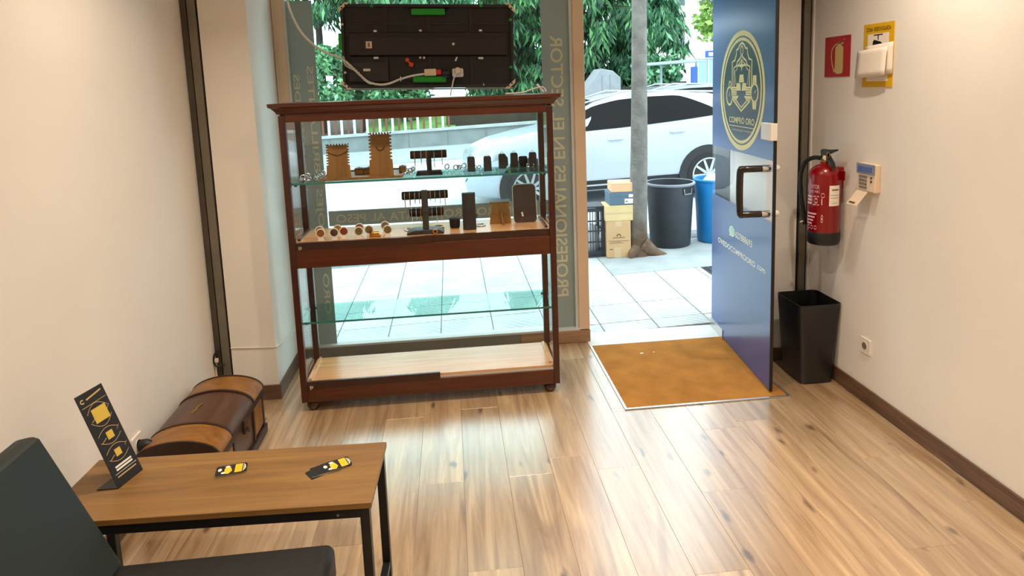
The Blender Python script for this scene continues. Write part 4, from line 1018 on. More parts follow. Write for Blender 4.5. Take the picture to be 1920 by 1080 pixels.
def curved(mb, a0, a1, z0, z1, off, n=8):
    vs = []; fs = []
    for i in range(n+1): a = a0+(a1-a0)*i/n; vs += [CYL(a, z0, off), CYL(a, z1, off)]
    for i in range(n): fs.append((2*i, 2*i+1, 2*i+3, 2*i+2))
    mb.add(vs, fs)
FR = math.atan2(-EY, -EX)      # angle that faces the camera
m = MB(); curved(m, FR+.30, FR+1.05, 1.015, 1.125, .0008); lb = m.build('paper_label', M['paper'], ex)
m = MB(); curved(m, FR+.45, FR+.95, 1.098, 1.106, .0014); curved(m, FR+.36, FR+1.0, 1.072, 1.074, .0014); curved(m, FR+.36, FR+1.0, 1.058, 1.060, .0014); curved(m, FR+.5, FR+.85, 1.03, 1.032, .0014); m.build('label_lines', M['print_grey'], lb)
m = MB()
text_flat('EXTINTOR', FR-1.25, FR-.28, 1.105, 1.128, CYL, .0012, m)
text_flat('POLVO ABC', FR-1.25, FR-.25, 1.085, 1.098, CYL, .0012, m)
for i in range(3): curved(m, FR-1.25, FR-.78, 1.02+i*.018, 1.031+i*.018, .0012)
m.ribbon([(FR-.68, 1.02), (FR-.30, 1.02), (FR-.30, 1.065), (FR-.68, 1.065)], .005, CYL, .0012, True); m.ribbon(ell(FR-.49, 1.042, .1, .012, 14), .006, CYL, .0012, True)
m.ribbon(ell(FR-.08, 1.072, .11, .011, 20), .004, CYL, .0012, True); curved(m, FR-.16, FR-.10, 1.02, 1.055, .0012)
for i in range(4): curved(m, FR-1.25, FR-.45-.1*i, .965-i*.018, .974-i*.018, .0012)
for i in range(3): m.ribbon(ell(FR-1.0+i*.25, .895, .085, .009, 14), .004, CYL, .0012, True)
m.ribbon(ell(FR-.1, .955, .06, .008, 12), .006, CYL, .0012, True); m.ribbon(ell(FR-.1, .935, .06, .008, 12), .006, CYL, .0012, True)
m.build('white_print', mat('pink_white_print', (224, 178, 186), .5), ex)['kind'] = 'stuff'
# alarm keypad
KY, KZ = 3.125, 1.19
kp = thing('alarm_keypad', 'cream alarm keypad with open flap on the right wall', 'keypad', (XR, KY, KZ))
MB().prism([(KY+.072, KZ-.072), (KY-.072, KZ-.072), (KY-.072, KZ+.07), (KY+.072, KZ+.07)], 0, .032, RW).build('case', M['cream'], kp, bevel=.006)
MB().prism([(KY+.072, KZ+.018), (KY-.072, KZ+.018), (KY-.072, KZ+.07), (KY+.072, KZ+.07)], .0322, .038, RW).build('bezel', M['lcd_frame'], kp, bevel=.004)
MB().prism([(KY+.055, KZ+.028), (KY-.055, KZ+.028), (KY-.055, KZ+.056), (KY+.055, KZ+.056)], .038, .0392, RW).build('screen', M['lcd'], kp)
for r in range(4):
    for c in range(3):
        y = KY+.042-c*.022; z_ = KZ+.002-r*.018
        MB().prism([(y+.008, z_-.006), (y-.008, z_-.006), (y-.008, z_+.006), (y+.008, z_+.006)], .032, .0355, RW).build('key', M['print_grey'], kp)
for z_ in (.002, -.016): MB().lathe([(.006, -.003), (.006, 0)], (XR-.0325, KY-.045, KZ+z_), 10, 'X').build('button', M['ink'], kp)
m = MB(); q = [(KY+.066, KZ-.070, .034), (KY-.020, KZ-.070, .034), (KY-.012, KZ-.140, .085), (KY+.074, KZ-.140, .085)]
vs = [RW(*p) for p in q]+[RW(p[0], p[1]-.006, p[2]) for p in q]
m.add(vs, [(0, 1, 2, 3), (7, 6, 5, 4), (0, 4, 5, 1), (1, 5, 6, 2), (2, 6, 7, 3), (3, 7, 4, 0)]); fl = m.build('flap', M['cream'], kp, bevel=.0015)
m = MB(); q = [(KY+.060, KZ-.1265, .0755), (KY+.012, KZ-.1265, .0755), (KY+.014, KZ-.1350, .0815), (KY+.062, KZ-.1350, .0815)]; m.add([RW(p[0], p[1]+.0012, p[2]) for p in q], [(0, 1, 2, 3)]); m.build('grip', M['ink'], fl)
# black waste bin
wb = thing('waste_bin', 'black square tapered waste bin in the right corner', 'bin', (1.985, 3.46, 0))
def sq(w, d, z_, r=.03, cx=1.975, cyy=3.465): return [Vector((cx+p[0], cyy+p[1]-d/2, z_)) for p in rrect(w, d, r, 4)]
L1 = [sq(.185, .225, .002), sq(.190, .23, .008), sq(.246, .272, .458), sq(.246, .272, .462), sq(.238, .264, .462), sq(.180, .22, .012)]
n_ = len(L1[0]); m = MB(); vs = [p for l in L1 for p in l]; fs = [list(range(n_))[::-1], [5*n_+i for i in range(n_)]]
for i in range(5):
    for j in range(n_): fs.append((i*n_+j, i*n_+(j+1) % n_, (i+1)*n_+(j+1) % n_, (i+1)*n_+j))
m.add(vs, fs); m.build('bin_body', M['bin'], wb, smooth=True)

# ------------------------------------------------------------------ outdoors (the street climbs to the right)
SL = .03
def gz(x): return SL*(x-1.2)
def tilt(mb, dz=0.0):
    for v in mb.v: v.z += gz(v.x)+dz
    return mb
def slab(x0, x1, y0, y1, z0, z1): return tilt(MB().box(x0, x1, y0, y1, z0, z1))
pav = structure(slab(-9, 12, YF+.14, 6.80, -.2, -.008).build('pavement', M['joint']), 'pale tiled pavement outside the shop')
PX, PY = .3815, .387
X0 = 1.39
for i in range(-14, 9):
    for j in range(-1, 6):
        x0 = X0+PX*i; y0 = 4.52+PY*j
        if i >= 0 and j >= 3: continue
        ya = max(y0, YF+.142)
        slab(x0+.003, x0+PX-.003, ya+.003, y0+PY-.003, -.008, random.uniform(-.0012, .0008)).build('paving_tile', M['tile'], pav, bevel=.003, seg=1)
slab(X0+.003, 6, 4.52+PY*3+.003, 6.76, -.008, .0).build('concrete_patch', M['concrete'], pav)
slab(-9, 6, 6.78, 6.95, -.2, .002).build('kerb_stone', M['kerb'], pav, bevel=.01)
grate = slab(2.2, 2.7, 5.42, 5.66, -.002, .004).build('drain_grate', M['crate']); tag(grate, 'dark drain grate in pavement just beyond the open door', 'grate')
m = MB()
for i in range(9): m.box(2.22+i*.053, 2.245+i*.053, 5.44, 5.64, .0042, .0062)
tilt(m).build('grate_slots', M['gap'], grate)
road = structure(slab(-40, 45, 6.8, 17.9, -.35, -.12).build('road', M['asphalt']), 'pale asphalt road')
slab(-40, 45, 6.96, 7.6, -.121, -.117).build('gutter', M['kerb'], road)
for x in (-5.2, -1.9, 1.4): slab(x-1.1, x+.2, 12.5, 12.65, -.12, -.116).build('road_marking', M['roadmark'], road)
fp = structure(slab(-40, 45, 17.9, 22.5, -.35, -.09).build('far_pavement', M['concrete']), 'far pavement beyond the road')
bw = structure(slab(-40, 9.5, 22.5, 22.85, -.3, .42).build('boundary_wall', M['wall_far']), 'low grey concrete wall across the road')
slab(-40, 9.5, 22.42, 22.93, .42, .50).build('coping', mat('pale_coping', (170, 176, 176), .9, noise=.12, nscale=3), bw)
for i in range(14): slab(-9.2+i*1.3, -9.17+i*1.3, 22.492, 22.5, -.09, .42).build('panel_joint', M['kerb'], bw)
bank = structure(slab(-40, 9.5, 22.93, 60, -.3, .42).build('ground_bank', M['soil']), 'dark planted ground behind the wall')
m = MB(); m.prism([(23.0, .5), (30, 1.25), (30, .3), (23.0, .3)], -2.9, .2, lambda a, b, o: Vector((o, a, b))); tilt(m).build('lawn', M['lawn'], bank)
m = MB(); m.prism([(-.1, .40), (8.5, .40), (8.5, 1.5), (-.1, 1.25)], 23.3, 24.0, lambda a, b, o: Vector((a, o, b))); tilt(m).build('earth_slope', M['soil'], bank)
fence = thing('railing_fence', 'white and rust-brown slatted fence on wall across the road', 'fence', (-3, 22.6, gz(-3)+.5))
for i in range(18):
    x = -7.4+i*.42
    slab(x, x+.075, 22.6, 22.66, .50, 1.12).build('post', M['fence_w'], fence)
    slab(x+.20, x+.27, 22.75, 22.80, .50, 1.06).build('slat', M['fence_b'], fence)
slab(-7.4, -.18, 22.60, 22.66, 1.12, 1.18).build('rail', M['fence_w'], fence); slab(-7.4, -.05, 22.74, 22.81, 1.02, 1.07).build('rail', M['fence_b'], fence)

# sidewalk things
tt = thing('street_tree', 'slim grey street tree trunk outside the open door', 'tree', (1.80, 6.32, gz(1.8)))
pts = [(1.80, 6.32, -.03), (1.80, 6.315, .08), (1.797, 6.30, .25), (1.805, 6.28, .6), (1.812, 6.26, 1.1), (1.817, 6.25, 1.7), (1.82, 6.24, 2.6), (1.81, 6.25, 3.6)]
MB().tube(smooth_path(pts, 3), .08, 16, rs=[.21, .165, .14, .122, .11, .103, .098, .093, .09, .087, .085, .083, .081, .079, .077, .075, .073, .071, .069, .067, .065, .064]).build('trunk', M['bark'], tt, smooth=True)
for pth, rr in (([(1.84, 6.27, .12), (1.94, 6.23, .05), (2.04, 6.22, .015), (2.10, 6.23, .0)], (.09, .085, .075, .065, .058, .05, .042, .036, .03, .024, .018, .012, .006)), ([(1.77, 6.27, .09), (1.72, 6.21, .04), (1.69, 6.17, .01)], (.08, .075, .065, .055, .048, .04, .03, .02, .01))):
    MB().tube(smooth_path(pth, 4), .05, 10, rs=rr).build('root', M['bark_brown'], tt, smooth=True)
for (x, dx, dz) in ((1.80, .5, .9), (1.80, -.5, .8), (1.80, .15, 1.2)): MB().tube([(x, 6.25, 3.55), (x+dx*.5, 6.3, 3.55+dz*.5), (x+dx, 6.2, 3.55+dz)], .04, 8, rs=[.06, .04, .02]).build('branch', M['bark'], tt, smooth=True)
# cartons
def carton(name, label, cx, cy, z0, w, d, h, rz, m, tape=True, marks=None):
    t = thing(name, label, 'box', (cx, cy, z0), rz)
    MB().box(-w/2, w/2, -d/2, d/2, 0, h).build('box_body', m, t, bevel=.006, local=True)
    if tape: MB().box(-.03, .03, -d/2-.001, d/2, h*.86, h+.001).build('tape', M['tape'], t, local=True)
    return t
t = carton('carton', 'tall brown printed carton at bottom of the stack', 1.605, 6.36, gz(1.6), .235, .26, .365, -.10, M['carton'])
m = MB(); fm = lambda a, b, o: Vector((a, -.13-.001-o, b))
m.ribbon([(-.02, .215), (-.012, .232), (0, .237), (.012, .232), (.02, .215)], .010, fm, 0); m.ribbon([(-.06, .200), (.06, .204)], .006, fm, 0); m.ribbon([(-.09, .155), (.02, .16)], .003, fm, 0); m.ribbon([(-.09, .145), (.05, .15)], .003, fm, 0); m.ribbon([(-.09, .085), (-.06, .085)], .008, fm, 0)
m.build('print', M['ink'], t, local=True)
m = MB(); m.sheet([(-.045, .0), (.02, .0), (.02, .105), (-.045, .105)], fm, .0002); m.build('label_patch', M['tape'], t, local=True)
MB().box(-.1, .1, -.1315, -.1302, .168, .171).build('seam', M['ink'], t, local=True)
z0 = gz(1.6)+.366
t = carton('carton', 'wide tan carton second from bottom of the stack', 1.615, 6.36, z0, .285, .25, .155, -.06, M['carton2'], False)
MB().box(-.143, .143, -.1262, -.1252, .07, .085).build('tape', M['tape'], t, local=True)
z0 += .156
t = carton('carton', 'slate blue shoe box third from bottom of the stack', 1.64, 6.36, z0, .25, .25, .125, -.04, M['carton4'], False)
MB().box(-.127, .127, -.127, .127, .085, .1255).build('lid', M['carton4'], t, bevel=.003, local=True)
m = MB(); fm2 = lambda a, b, o: Vector((a, -.1285-o, b)); m.sheet([(.02, .015), (.118, .015), (.118, .062), (.02, .062)], fm2, 0); m.sheet([(.06, .075), (.118, .075), (.118, .105), (.06, .105)], fm2, 0); m.build('label_patch', M['paper'], t, local=True)
m = MB(); m.sheet(ell(.04, .036, .012, .006, 12), fm2, .0005); m.build('print', M['ink'], t, local=True)
z0 += .126
t = carton('carton', 'small peach carton on top of the stack', 1.665, 6.36, z0, .255, .24, .09, -.08, M['carton3'], False)
MB().box(-.129, .129, -.122, .121, .07, .0935).build('lid', M['carton3'], t, bevel=.012, local=True)
# crate
ct = thing('plastic_crate', 'dark plastic folding crate standing left of the cartons', 'crate', (1.375, 6.44, gz(1.37)))
C0, C1, D0, D1 = 1.235, 1.475, 6.32, 6.58; zb = gz(1.36)
def cbx(*a): return MB().box(a[0], a[1], a[2], a[3], zb+a[4], zb+a[5])
cbx(C0, C1, D0, D1, 0, .02).build('base', M['crate'], ct)
for x in (C0, C1-.03):
    for y in (D0, D1-.03): cbx(x, x+.03, y, y+.03, .02, .50).build('corner_post', M['crate'], ct)
for z_ in (.03, .15, .26, .36, .46): cbx(C0+.03, C1-.03, D0, D0+.012, z_, z_+.035 if z_ in (.03, .46) else z_+.014).build('rail', M['crate'], ct)
for i in range(7): cbx(C0+.04+i*.026, C0+.047+i*.026, D0+.002, D0+.010, .06, .46).build('bar', M['crate'], ct)
for z_ in (.03, .25, .46): cbx(C0, C0+.012, D0+.03, D1-.03, z_, z_+.03).build('rail', M['crate'], ct); cbx(C1-.012, C1, D0+.03, D1-.03, z_, z_+.03).build('rail', M['crate'], ct); cbx(C0+.03, C1-.03, D1-.012, D1, z_, z_+.03).build('rail', M['crate'], ct)
cbx(C0-.005, C1+.005, D0-.005, D1+.005, .50, .515).build('lid', M['crate'], ct)
o = MB().lathe([(.06, 0), (.085, .05), (.09, .16), (.07, .26), (.02, .30)], (1.36, 6.46, zb+.021), 10).build('plastic_bag', M['bag'], smooth=True)
tag(o, 'pale crumpled bag inside the dark crate', 'bag')
# tubs
def tub(name, label, cx, cy, rt_, rb, h, m, rim):
    z_ = gz(cx); t = thing(name, label, 'tub', (cx, cy, z_))
    MB().lathe([(rb*.96, 0), (rb, .012), (rt_*.97, h-.03), (rt_*.97, h), (rt_*.93, h), (rb*.92, .03)], (cx, cy, z_), 36).build('tub_body', m, t, smooth=True)
    MB().lathe([(rt_*.95, h-.028), (rt_*1.02, h-.022), (rt_*1.04, h-.006), (rt_*1.0, h+.004), (rt_*.94, h+.002)], (cx, cy, z_), 36, cap=False).build('rim', rim, t, smooth=True)
    return t, z_
t, z_ = tub('rubbish_tub', 'large black plastic tub beside the tree trunk', 2.225, 6.58, .245, .205, .655, M['tub_black'], M['tub_rim'])
a0 = math.radians(-62); RR = .243
HM = lambda a, b, o: Vector((2.225+(RR+o)*math.cos(a0+a/RR), 6.58+(RR+o)*math.sin(a0+a/RR), z_+b))
m = MB(); m.prism([(-.055, .615), (.055, .615), (.045, .555), (-.045, .555)], -.012, .004, HM); m.build('handle_recess', M['gap'], t)
m = MB(); m.ribbon([(-.055, .61), (-.045, .555), (.045, .555), (.055, .61)], .012, HM, .006); m.build('handle_lip', M['tub_rim'], t)
t, z_ = tub('rubbish_tub', 'blue plastic tub half hidden behind the door glass', 2.725, 6.60, .225, .19, .655, M['tub_blue'], M['tub_blue'])
random.seed(3); m = MB(); m.lathe([(.05, 0), (.14, .05), (.15, .10), (.09, .15), (.02, .165)], (2.72, 6.60, z_+.53), 9)
for v in m.v: v += Vector((random.uniform(-.02, .02), random.uniform(-.02, .02), random.uniform(-.02, .02)))
o = m.build('plastic_bag', M['bag'], smooth=True); tag(o, 'white crumpled rubbish bag in the blue tub', 'bag')

# cars -------------------------------------------------------------
def make_car(name, label, paint, x_front, y_near, dz, with_detail=True):
    """SUV pointing to -x. Local frame: s from nose, t across (0 = near side plane), z above its own wheels' ground"""
    ang = -math.atan(SL)
    gx = x_front+2.3
    t = thing(name, label, 'car', (gx, y_near+.92, gz(gx)-.12+dz), rot=(0, ang, 0))
    def L(s, tt_, z): return Vector((s-2.3, tt_-.92, z))
    hw = .92
    st = [  # s, z_bottom, z_belt, z_top, half width, half width at roof edge
        (.00, .42, .70, .74, .62, .55), (.04, .30, .78, .84, .74, .62), (.18, .24, .88, .95, .84, .68), (.45, .22, .96, 1.05, .90, .72), (.85, .22, 1.03, 1.13, .92, .74), (1.20, .22, 1.08, 1.18, .92, .72),
        (1.40, .22, 1.10, 1.23, .92, .70), (1.70, .22, 1.11, 1.40, .92, .66), (2.00, .22, 1.12, 1.55, .92, .65), (2.35, .22, 1.13, 1.625, .92, .65), (2.80, .22, 1.15, 1.645, .92, .66), (3.30, .22, 1.18, 1.63, .92, .66),
        (3.80, .22, 1.22, 1.57, .92, .64), (4.15, .24, 1.24, 1.48, .91, .63), (4.40, .30, 1.20, 1.36, .88, .66), (4.55, .36, 1.10, 1.16, .82, .66), (4.60, .42, .90, .94, .74, .60)]
    ring = []
    for (s, zb, zs, zt, w, wt) in st:
        cab_ = zt-zs
        half = [(0, zb), (w-.10, zb), (w-.03, zb+.06), (w, zb+.22), (w, zs-.22), (w-.012, zs-.08), (w-.04, zs), (wt+(w-.04-wt)*.35, zs+cab_*.62), (wt, zs+cab_*.90), (wt-.10, zt-.008), (0, zt+.012)]
        ring.append([L(s, hw-a, b) for a, b in half] + [L(s, hw+a, b) for a, b in half[-2:0:-1]])
    n = len(ring[0]); m = MB(); vs = [p for r in ring for p in r]; fs = [list(range(n)), [(len(ring)-1)*n+i for i in range(n)][::-1]]
    for i in range(len(ring)-1):
        for j in range(n): fs.append((i*n+j, (i+1)*n+j, (i+1)*n+(j+1) % n, i*n+(j+1) % n))
    m.add(vs, fs); bd = m.build('body', paint, t, smooth=True, local=True); bd.modifiers['edge'].split_angle = math.radians(60)
    def prof(s):
        for i in range(len(st)-1):
            if st[i][0] <= s <= st[i+1][0]:
                q = (s-st[i][0])/(st[i+1][0]-st[i][0]); return [st[i][k_]*(1-q)+st[i+1][k_]*q for k_ in range(6)]
        return list(st[-1])
    def side(s, z):
        _, zb, zs, zt, w, wt = prof(s); cab_ = zt-zs
        P_ = [(w-.03, zb+.06), (w, zb+.22), (w, zs-.22), (w-.012, zs-.08), (w-.04, zs), (wt+(w-.04-wt)*.35, zs+cab_*.62), (wt, zs+cab_*.90), (wt-.1, zt-.008)]
        for a, b in zip(P_, P_[1:]):
            if a[1] <= z <= b[1]: return a[0]+(b[0]-a[0])*(z-a[1])/(b[1]-a[1])
        return P_[0][0] if z < P_[0][1] else P_[-1][0]
    for sg_ in (-1, 1):
        mp = lambda s, z, o, sg_=sg_: L(s, hw+sg_*(side(s, z)+o), z)
        def strip_sheet(lo, hi, s0, s1, off, nm, mt, par, nseg=24, nz=4):
            m = MB(); vs = []; fs = []
            for i in range(nseg+1):
                s = s0+(s1-s0)*i/nseg
                for j in range(nz+1): z = lo(s)+(hi(s)-lo(s))*j/nz; vs.append(mp(s, z, off))
            for i in range(nseg):
                for j in range(nz): f = (i*(nz+1)+j, (i+1)*(nz+1)+j, (i+1)*(nz+1)+j+1, i*(nz+1)+j+1); fs.append(f if sg_ < 0 else f[::-1])
            m.add(vs, fs); return m.build(nm, mt, par, smooth=True, local=True)
        def top(s):
            zs, zt = prof(s)[2], prof(s)[3]; full_ = zs+(zt-zs)*.84
            lowz = zs+.02
            if s < 2.0: return max(lowz+.005, min(full_, lowz+.005+(s-1.42)*.75))
            if s > 3.25: return max(lowz+.004, min(full_, full_-(s-3.25)**1.4*.40))
            return full_
        strip_sheet(lambda s: prof(s)[2]+.012, top, 1.45, 3.95, .007, 'side_window', M['carglass'], t)
        strip_sheet(lambda s: prof(s)[1]+.03, lambda s: prof(s)[1]+.17, .95, 3.75, .008, 'sill_cladding', M['cladding'], t, 12, 2)
        strip_sheet(lambda s: prof(s)[1]+.085, lambda s: prof(s)[1]+.11, 1.75, 3.0, .014, 'sill_trim', M['rim'], t, 8, 1)
        for sc_ in (1.95, 2.58): strip_sheet(lambda s: .13, lambda s: .131, 1, 1.01, 0, 'x', M['cladding'], t, 1, 1) if False else None
        for wc_ in (.95, 3.66):
            pts_ = [(wc_+.46*math.cos(PI*(i/18*1.16-.08)), .34+.46*math.sin(PI*(i/18*1.16-.08))) for i in range(19)]
            yy = lambda o: hw+sg_*(hw+o)
            m = MB(); m.prism([(a, max(b, .20)) for a, b in pts_] if sg_ < 0 else [(a, max(b, .20)) for a, b in pts_][::-1], -.30, .010, lambda a, b, o: L(a, yy(o), b)); m.build('wheel_arch', M['cladding'], t, local=True)
            w_ = MB(); cc = L(wc_, yy(-.06), .345)
            s2 = sg_
            w_.lathe([(.20, -.09*s2), (.33, -.09*s2), (.345, -.06*s2), (.345, .05*s2), (.33, .082*s2), (.262, .088*s2), (.255, .05*s2)], cc, 36, 'Y'); wo = w_.build('wheel', M['tyre'], t, smooth=True, local=True)
            w_ = MB(); w_.lathe([(.262, .04*s2), (.262, .086*s2), (.24, .086*s2), (.235, .04*s2)], cc, 36, 'Y')
            for k_ in range(10):
                an = 2*PI*k_/10; dd = Vector((math.cos(an), 0, math.sin(an))); pe = Vector((-math.sin(an), 0, math.cos(an)))
                a_ = cc+dd*.05; b_ = cc+dd*.245; o_ = Vector((0, .07*s2, 0)); th = Vector((0, .02*s2, 0))
                q_ = [a_+pe*.022+o_, a_-pe*.022+o_, b_-pe*.016+o_, b_+pe*.016+o_]
                w_.add(q_+[v+th*.8 for v in q_], [(3, 2, 1, 0), (4, 5, 6, 7), (0, 1, 5, 4), (1, 2, 6, 5), (2, 3, 7, 6), (3, 0, 4, 7)])
            w_.lathe([(.06, .05*s2), (.055, .092*s2)], cc, 18, 'Y'); w_.build('rim', M['rim'], wo, local=True)
        for hs_ in (2.26, 3.20):
            z = prof(hs_)[2]-.15
            m = MB(); m.tube([mp(hs_-.11, z, .004), mp(hs_-.09, z+.002, .03), mp(hs_+.07, z+.006, .03), mp(hs_+.10, z+.006, .004)], .016, 8); m.build('door_handle', paint, t, smooth=True, local=True)
        for ds in (1.62, 2.62): strip_sheet(lambda s: .42, lambda s: prof(s)[2]-.03, ds, ds+.008, .003, 'door_gap', M['gap'], t, 1, 4)
        m = MB(); c_ = mp(1.62, prof(1.62)[2]+.09, .10); m.lathe([(.02, -.09), (.075, -.06), (.085, .0), (.075, .05), (.03, .075)], c_, 12, 'X'); m.build('mirror', paint, t, smooth=True, local=True)
        m = MB(); m.tube([mp(1.62, prof(1.62)[2]+.03, -.01), c_], .02, 6); m.build('mirror_arm', M['cladding'], t, local=True)
        strip_sheet(lambda s: prof(s)[2]-.16, lambda s: prof(s)[2]-.03, .14, .55, .006, 'headlamp', M['rim'], t, 8, 2)
        m = MB(); m.tube([L(1.9, hw+sg_*.56, prof(1.9)[3]+.03), L(2.5, hw+sg_*.57, prof(2.5)[3]+.04), L(3.9, hw+sg_*.56, prof(3.9)[3]+.03)], .016, 8); m.build('roof_rail', M['rim'], t, smooth=True, local=True)
    # windscreens
    m = MB(); vs = []; fs = []
    for i, (s, z) in enumerate(((1.34, 1.21), (1.70, 1.41), (2.0, 1.558))):
        for a in (-.60, -.3, 0, .3, .60): vs.append(L(s, hw+a, z+.012-abs(a)*.02+.006))
    for i in range(2):
        for j in range(4): fs.append((i*5+j, i*5+j+1, (i+1)*5+j+1, (i+1)*5+j))
    m.add(vs, fs); m.build('windscreen', M['carglass'], t, smooth=True, local=True)
    return t
make_car('car', 'white SUV driving past outside the door', M['carpaint'], .20, 9.6, 0)
make_car('car', 'grey-blue car behind the white SUV', M['carpaint2'], 2.0, 12.6, .02)

# trees --------------------------------------------------------------
def leaf_cloud(pts, size, droop, rnd, width=.22):
    V = []; Fc = []
    for (p, s) in pts:
        d = Vector((rnd.gauss(0, 1), rnd.gauss(0, 1), rnd.gauss(0, 1)))
        d = (d.normalized()*(1-droop) + Vector((0, 0, -1))*droop).normalized()
        u = d.cross(Vector((rnd.gauss(0, 1), rnd.gauss(0, 1), rnd.gauss(0, 1)))).normalized()
        l = size*s*rnd.uniform(.6, 1.3); w = l*width
        b = len(V); V += [p, p+d*l*.45+u*w, p+d*l, p+d*l*.45-u*w]; Fc.append((b, b+1, b+2, b+3))
    return V, Fc
def tree(name, label, x, y, z0, h, r, fm, style, seed, n=5000, zlow=1.0, group=None, size=.3):
    rnd = random.Random(seed)
    t = thing(name, label, 'tree' if style != 'shrub' else 'shrub', (x, y, z0), group=group)
    MB().tube([(x, y, z0-.1), (x+.05, y, z0+h*.4), (x, y, z0+h*.92)], .2, 10, rs=[.018*h, .013*h, .004*h]).build('trunk', M['bark_dark'], t, smooth=True)
    pts = []
    if style == 'conifer':
        nb = 90
        br = MB()
        for i in range(nb):
            q = i/nb; z = z0+zlow+(h-zlow)*q; R_ = r*(1-q)**.7*rnd.uniform(.65, 1.1)+.15; a = rnd.uniform(0, 2*PI)
            tip = Vector((x+R_*math.cos(a), y+R_*math.sin(a), z-R_*.16))
            base_ = Vector((x, y, z))
            if i % 3 == 0: br.tube([base_, tip], .03, 5, rs=[.05, .012])
            for k_ in range(int(n*1.9)//nb):
                u = rnd.uniform(.2, 1)**.6
                pp_ = base_.lerp(tip, u) + Vector((rnd.gauss(0, .16), rnd.gauss(0, .16), 0))
                pp_.z -= abs(rnd.gauss(0, .28))
                pts.append((pp_, 1))
        br.build('branches', M['bark_dark'], t)
        V, Fc = leaf_cloud(pts, size*1.15, .62, rnd, .11)
    else:
        nb = 26 if style == 'broad' else 12
        cl_ = []
        for i in range(nb):
            a = rnd.uniform(0, 2*PI); e = rnd.uniform(-.5, 1); R_ = r*rnd.uniform(.25, .85)
            cl_.append((Vector((x+R_*math.cos(a)*math.cos(e), y+R_*math.sin(a)*math.cos(e), z0+zlow+(h-zlow)*.5+(h-zlow)*.42*math.sin(e*1.5))), r*rnd.uniform(.28, .45)))
        for k_ in range(n):
            c_, rr = rnd.choice(cl_); v = Vector((rnd.gauss(0, 1), rnd.gauss(0, 1), rnd.gauss(0, 1))).normalized()*rr*rnd.uniform(.5, 1.05)
            pts.append((c_+v, 1))
        V, Fc = leaf_cloud(pts, size, .15, rnd, .30)
    m = MB(); m.v = V; m.f = [list(f) for f in Fc]; m.mi = [0]*len(Fc)
    o = m.build('foliage', fm, t)
    return t
tree('conifer_tree', 'dark drooping conifer left of the street trunk', 5.75, 26.0, gz(5.7)+.42, 8.6, 3.0, M['fol_conifer'], 'conifer', 11, 7000, .9, size=.42)
tree('conifer_tree', 'shaded conifer right of the LED panel behind the window', 2.75, 27.4, gz(2.7)+.42, 8.6, 2.3, M['fol_conifer'], 'conifer', 12, 5500, 1.6, size=.42)
tree('conifer_tree', 'green conifer right of the street trunk', 8.0, 26.6, gz(8)+.42, 8.0, 2.05, M['fol_conifer2'], 'conifer', 13, 7500, .5, size=.42)
tree('conifer_tree', 'weeping conifer whose branches show above the LED panel', -1.1, 28.2, gz(-1)+.42, 9.2, 3.1, M['fol_conifer2'], 'conifer', 14, 5500, 4.4, size=.42)
tree('conifer_tree', 'weeping conifer at far left with hanging dark sprays', -4.75, 26.0, gz(-4.7)+.42, 9.4, 2.5, M['fol_conifer'], 'conifer', 15, 3500, 4.7, size=.40)
tree('conifer_tree', 'far dark conifer filling the gap left of street trunk', 4.9, 33.0, gz(4.9)+.42, 9.5, 3.6, M['fol_conifer'], 'conifer', 21, 6000, .3, size=.6)
tree('broadleaf_tree', 'bright green leafy tree beside the blue door edge', 10.45, 23.5, gz(10.7), 6.6, 1.75, M['fol_light'], 'broad', 16, 6500, 2.6, size=.26)
tree('garden_shrub', 'tall green shrub behind fence at far left window', -4.3, 24.2, gz(-4.3)+.42, 3.0, 1.0, M['fol_shrub'], 'shrub', 17, 3200, .2, size=.24)
tree('garden_shrub', 'dark green shrub left of the LED panel', -3.1, 24.6, gz(-3.1)+.42, 3.2, 1.1, M['fol_shrub'], 'shrub', 18, 3500, .2, size=.24)
tree('garden_shrub', 'wide green shrub low under left end of LED panel', -1.6, 24.8, gz(-1.6)+.42, 2.2, 1.3, M['fol_shrub'], 'shrub', 19, 3200, .2, size=.24)
tree('garden_shrub', 'green shrub in front of the white shop building', 7.5, 24.0, gz(7.5)+.42, 2.0, 1.1, M['fol_conifer2'], 'shrub', 20, 3000, .2, size=.24)
# slant-sided pale kiosk under the conifer
vn = thing('street_kiosk', 'pale grey slant-sided kiosk under the drooping conifer', 'kiosk', (4.8, 20.8, gz(4.8)))
vm = lambda a, b, o: Vector((a, o, b))
MB().prism([(4.12, gz(4.5)-.1), (5.35, gz(4.5)-.1), (5.35, 1.9), (5.1, 2.12), (4.72, 2.2), (4.2, 1.55)], 20.4, 21.4, vm).build('body', mat('kiosk_grey', (136, 142, 146), .7, noise=.1, nscale=4), vn, bevel=.03)
for x in (4.75, 5.0): MB().box(x, x+.012, 20.393, 20.402, .2, 2.0).build('seam', M['kerb'], vn)
# bus shelter
bs = thing('bus_shelter', 'grey bus shelter roof on slim posts across the road', 'shelter', (5.8, 18.4, gz(5.8)))
MB().prism([(5.35, 2.17), (7.15, 2.24), (7.15, 2.28), (6.6, 2.30), (5.35, 2.24)], 18.0, 19.3, lambda a, b, o: Vector((a, o, b))).build('roof', M['shelter'], bs, bevel=.01)
for x in (5.6, 6.15): MB().box(x-.03, x+.03, 18.9, 18.96, gz(5.8)+.02, 2.19).build('post', M['shelter'], bs)
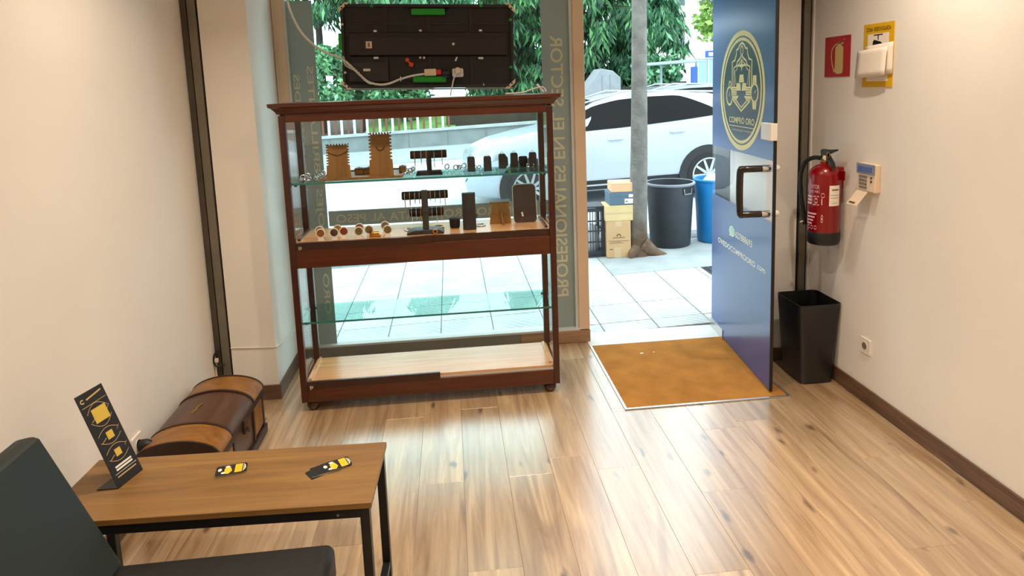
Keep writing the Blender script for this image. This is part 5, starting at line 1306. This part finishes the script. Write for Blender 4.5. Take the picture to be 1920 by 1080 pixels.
# corner building with blue shop
bd = thing('corner_building', 'white rendered building with blue shopfront far right', 'building', (14, 35, gz(14)))
gb = gz(14)
MB().box(11.4, 24, 34.3, 44, gb, 3.9).build('ground_storey', M['render_w'], bd)
MB().box(10.9, 24, 33.6, 44, 4.9, 13).build('upper_storey', M['render_w'], bd); MB().box(11.55, 24, 34.2, 44, 3.9, 4.9).build('middle_storey', M['render_w'], bd)
for (x0, x1, z0_, z1_) in ((11.1, 12.25, 5.45, 6.6), (12.95, 14.1, 5.45, 6.6), (15, 16.1, 5.45, 6.6)):
    w_ = MB().box(x0, x1, 33.55, 33.6, z0_, z1_).build('window', M['fence_w'], bd)
    for q in (0, 1): a = x0+.07+q*(x1-x0-.07)/2; MB().box(a, a+(x1-x0)/2-.12, 33.53, 33.55, z0_+.08, z1_-.08).build('pane', M['dark_pane'], w_)
    MB().box(x0-.1, x1+.1, 33.4, 33.6, z0_-.12, z0_).build('sill', M['render_w'], w_)
w_ = MB().box(12.05, 12.42, 34.15, 34.2, 3.4, 4.85).build('window', M['fence_w'], bd); MB().box(12.1, 12.37, 34.13, 34.15, 4.2, 4.8).build('shutter', M['shutter'], w_); MB().box(12.1, 12.37, 34.13, 34.15, 3.45, 4.2).build('pane', M['dark_pane'], w_)
sgn = MB().box(12.9, 18, 34.1, 34.3, 2.85, 3.28).build('shop_sign', M['fence_w'], bd); MB().box(13.45, 18, 34.08, 34.1, 2.9, 3.25).build('sign_panel', M['shop_blue'], sgn)
MB().box(13.62, 14.2, 34.06, 34.08, 2.98, 3.16).build('sign_print', M['fence_w'], sgn)
sp = MB().box(13.0, 18, 34.2, 34.3, gb+.1, 2.82).build('shop_window', M['shop_pane'], bd)
for x in (13.05, 13.62, 15, 16.5): MB().box(x, x+.06, 34.15, 34.2, gb+.1, 2.82).build('mullion', M['fence_w'], sp)
MB().box(12.75, 13.05, 34.1, 34.3, gb, 2.45).build('blue_pilaster', M['shop_blue'], bd); MB().box(13.7, 18, 34.14, 34.2, gb+.1, 1.55).build('blue_panel', M['shop_blue'], bd)

# unseen block with windows, added to darken the reflection in the door film
fc = structure(MB().box(-46, -9.5, 30, 40, -2, 15).build('added_dark_facade', mat('added_facade_brown', (92, 84, 78), .85, noise=.15, nscale=.5)))
for i in range(9):
    for j in range(4): MB().box(-44+i*3.9, -42.4+i*3.9, 29.95, 30.0, 1.5+j*3.3, 3.3+j*3.3).build('window_pane', M['dark_pane'], fc)
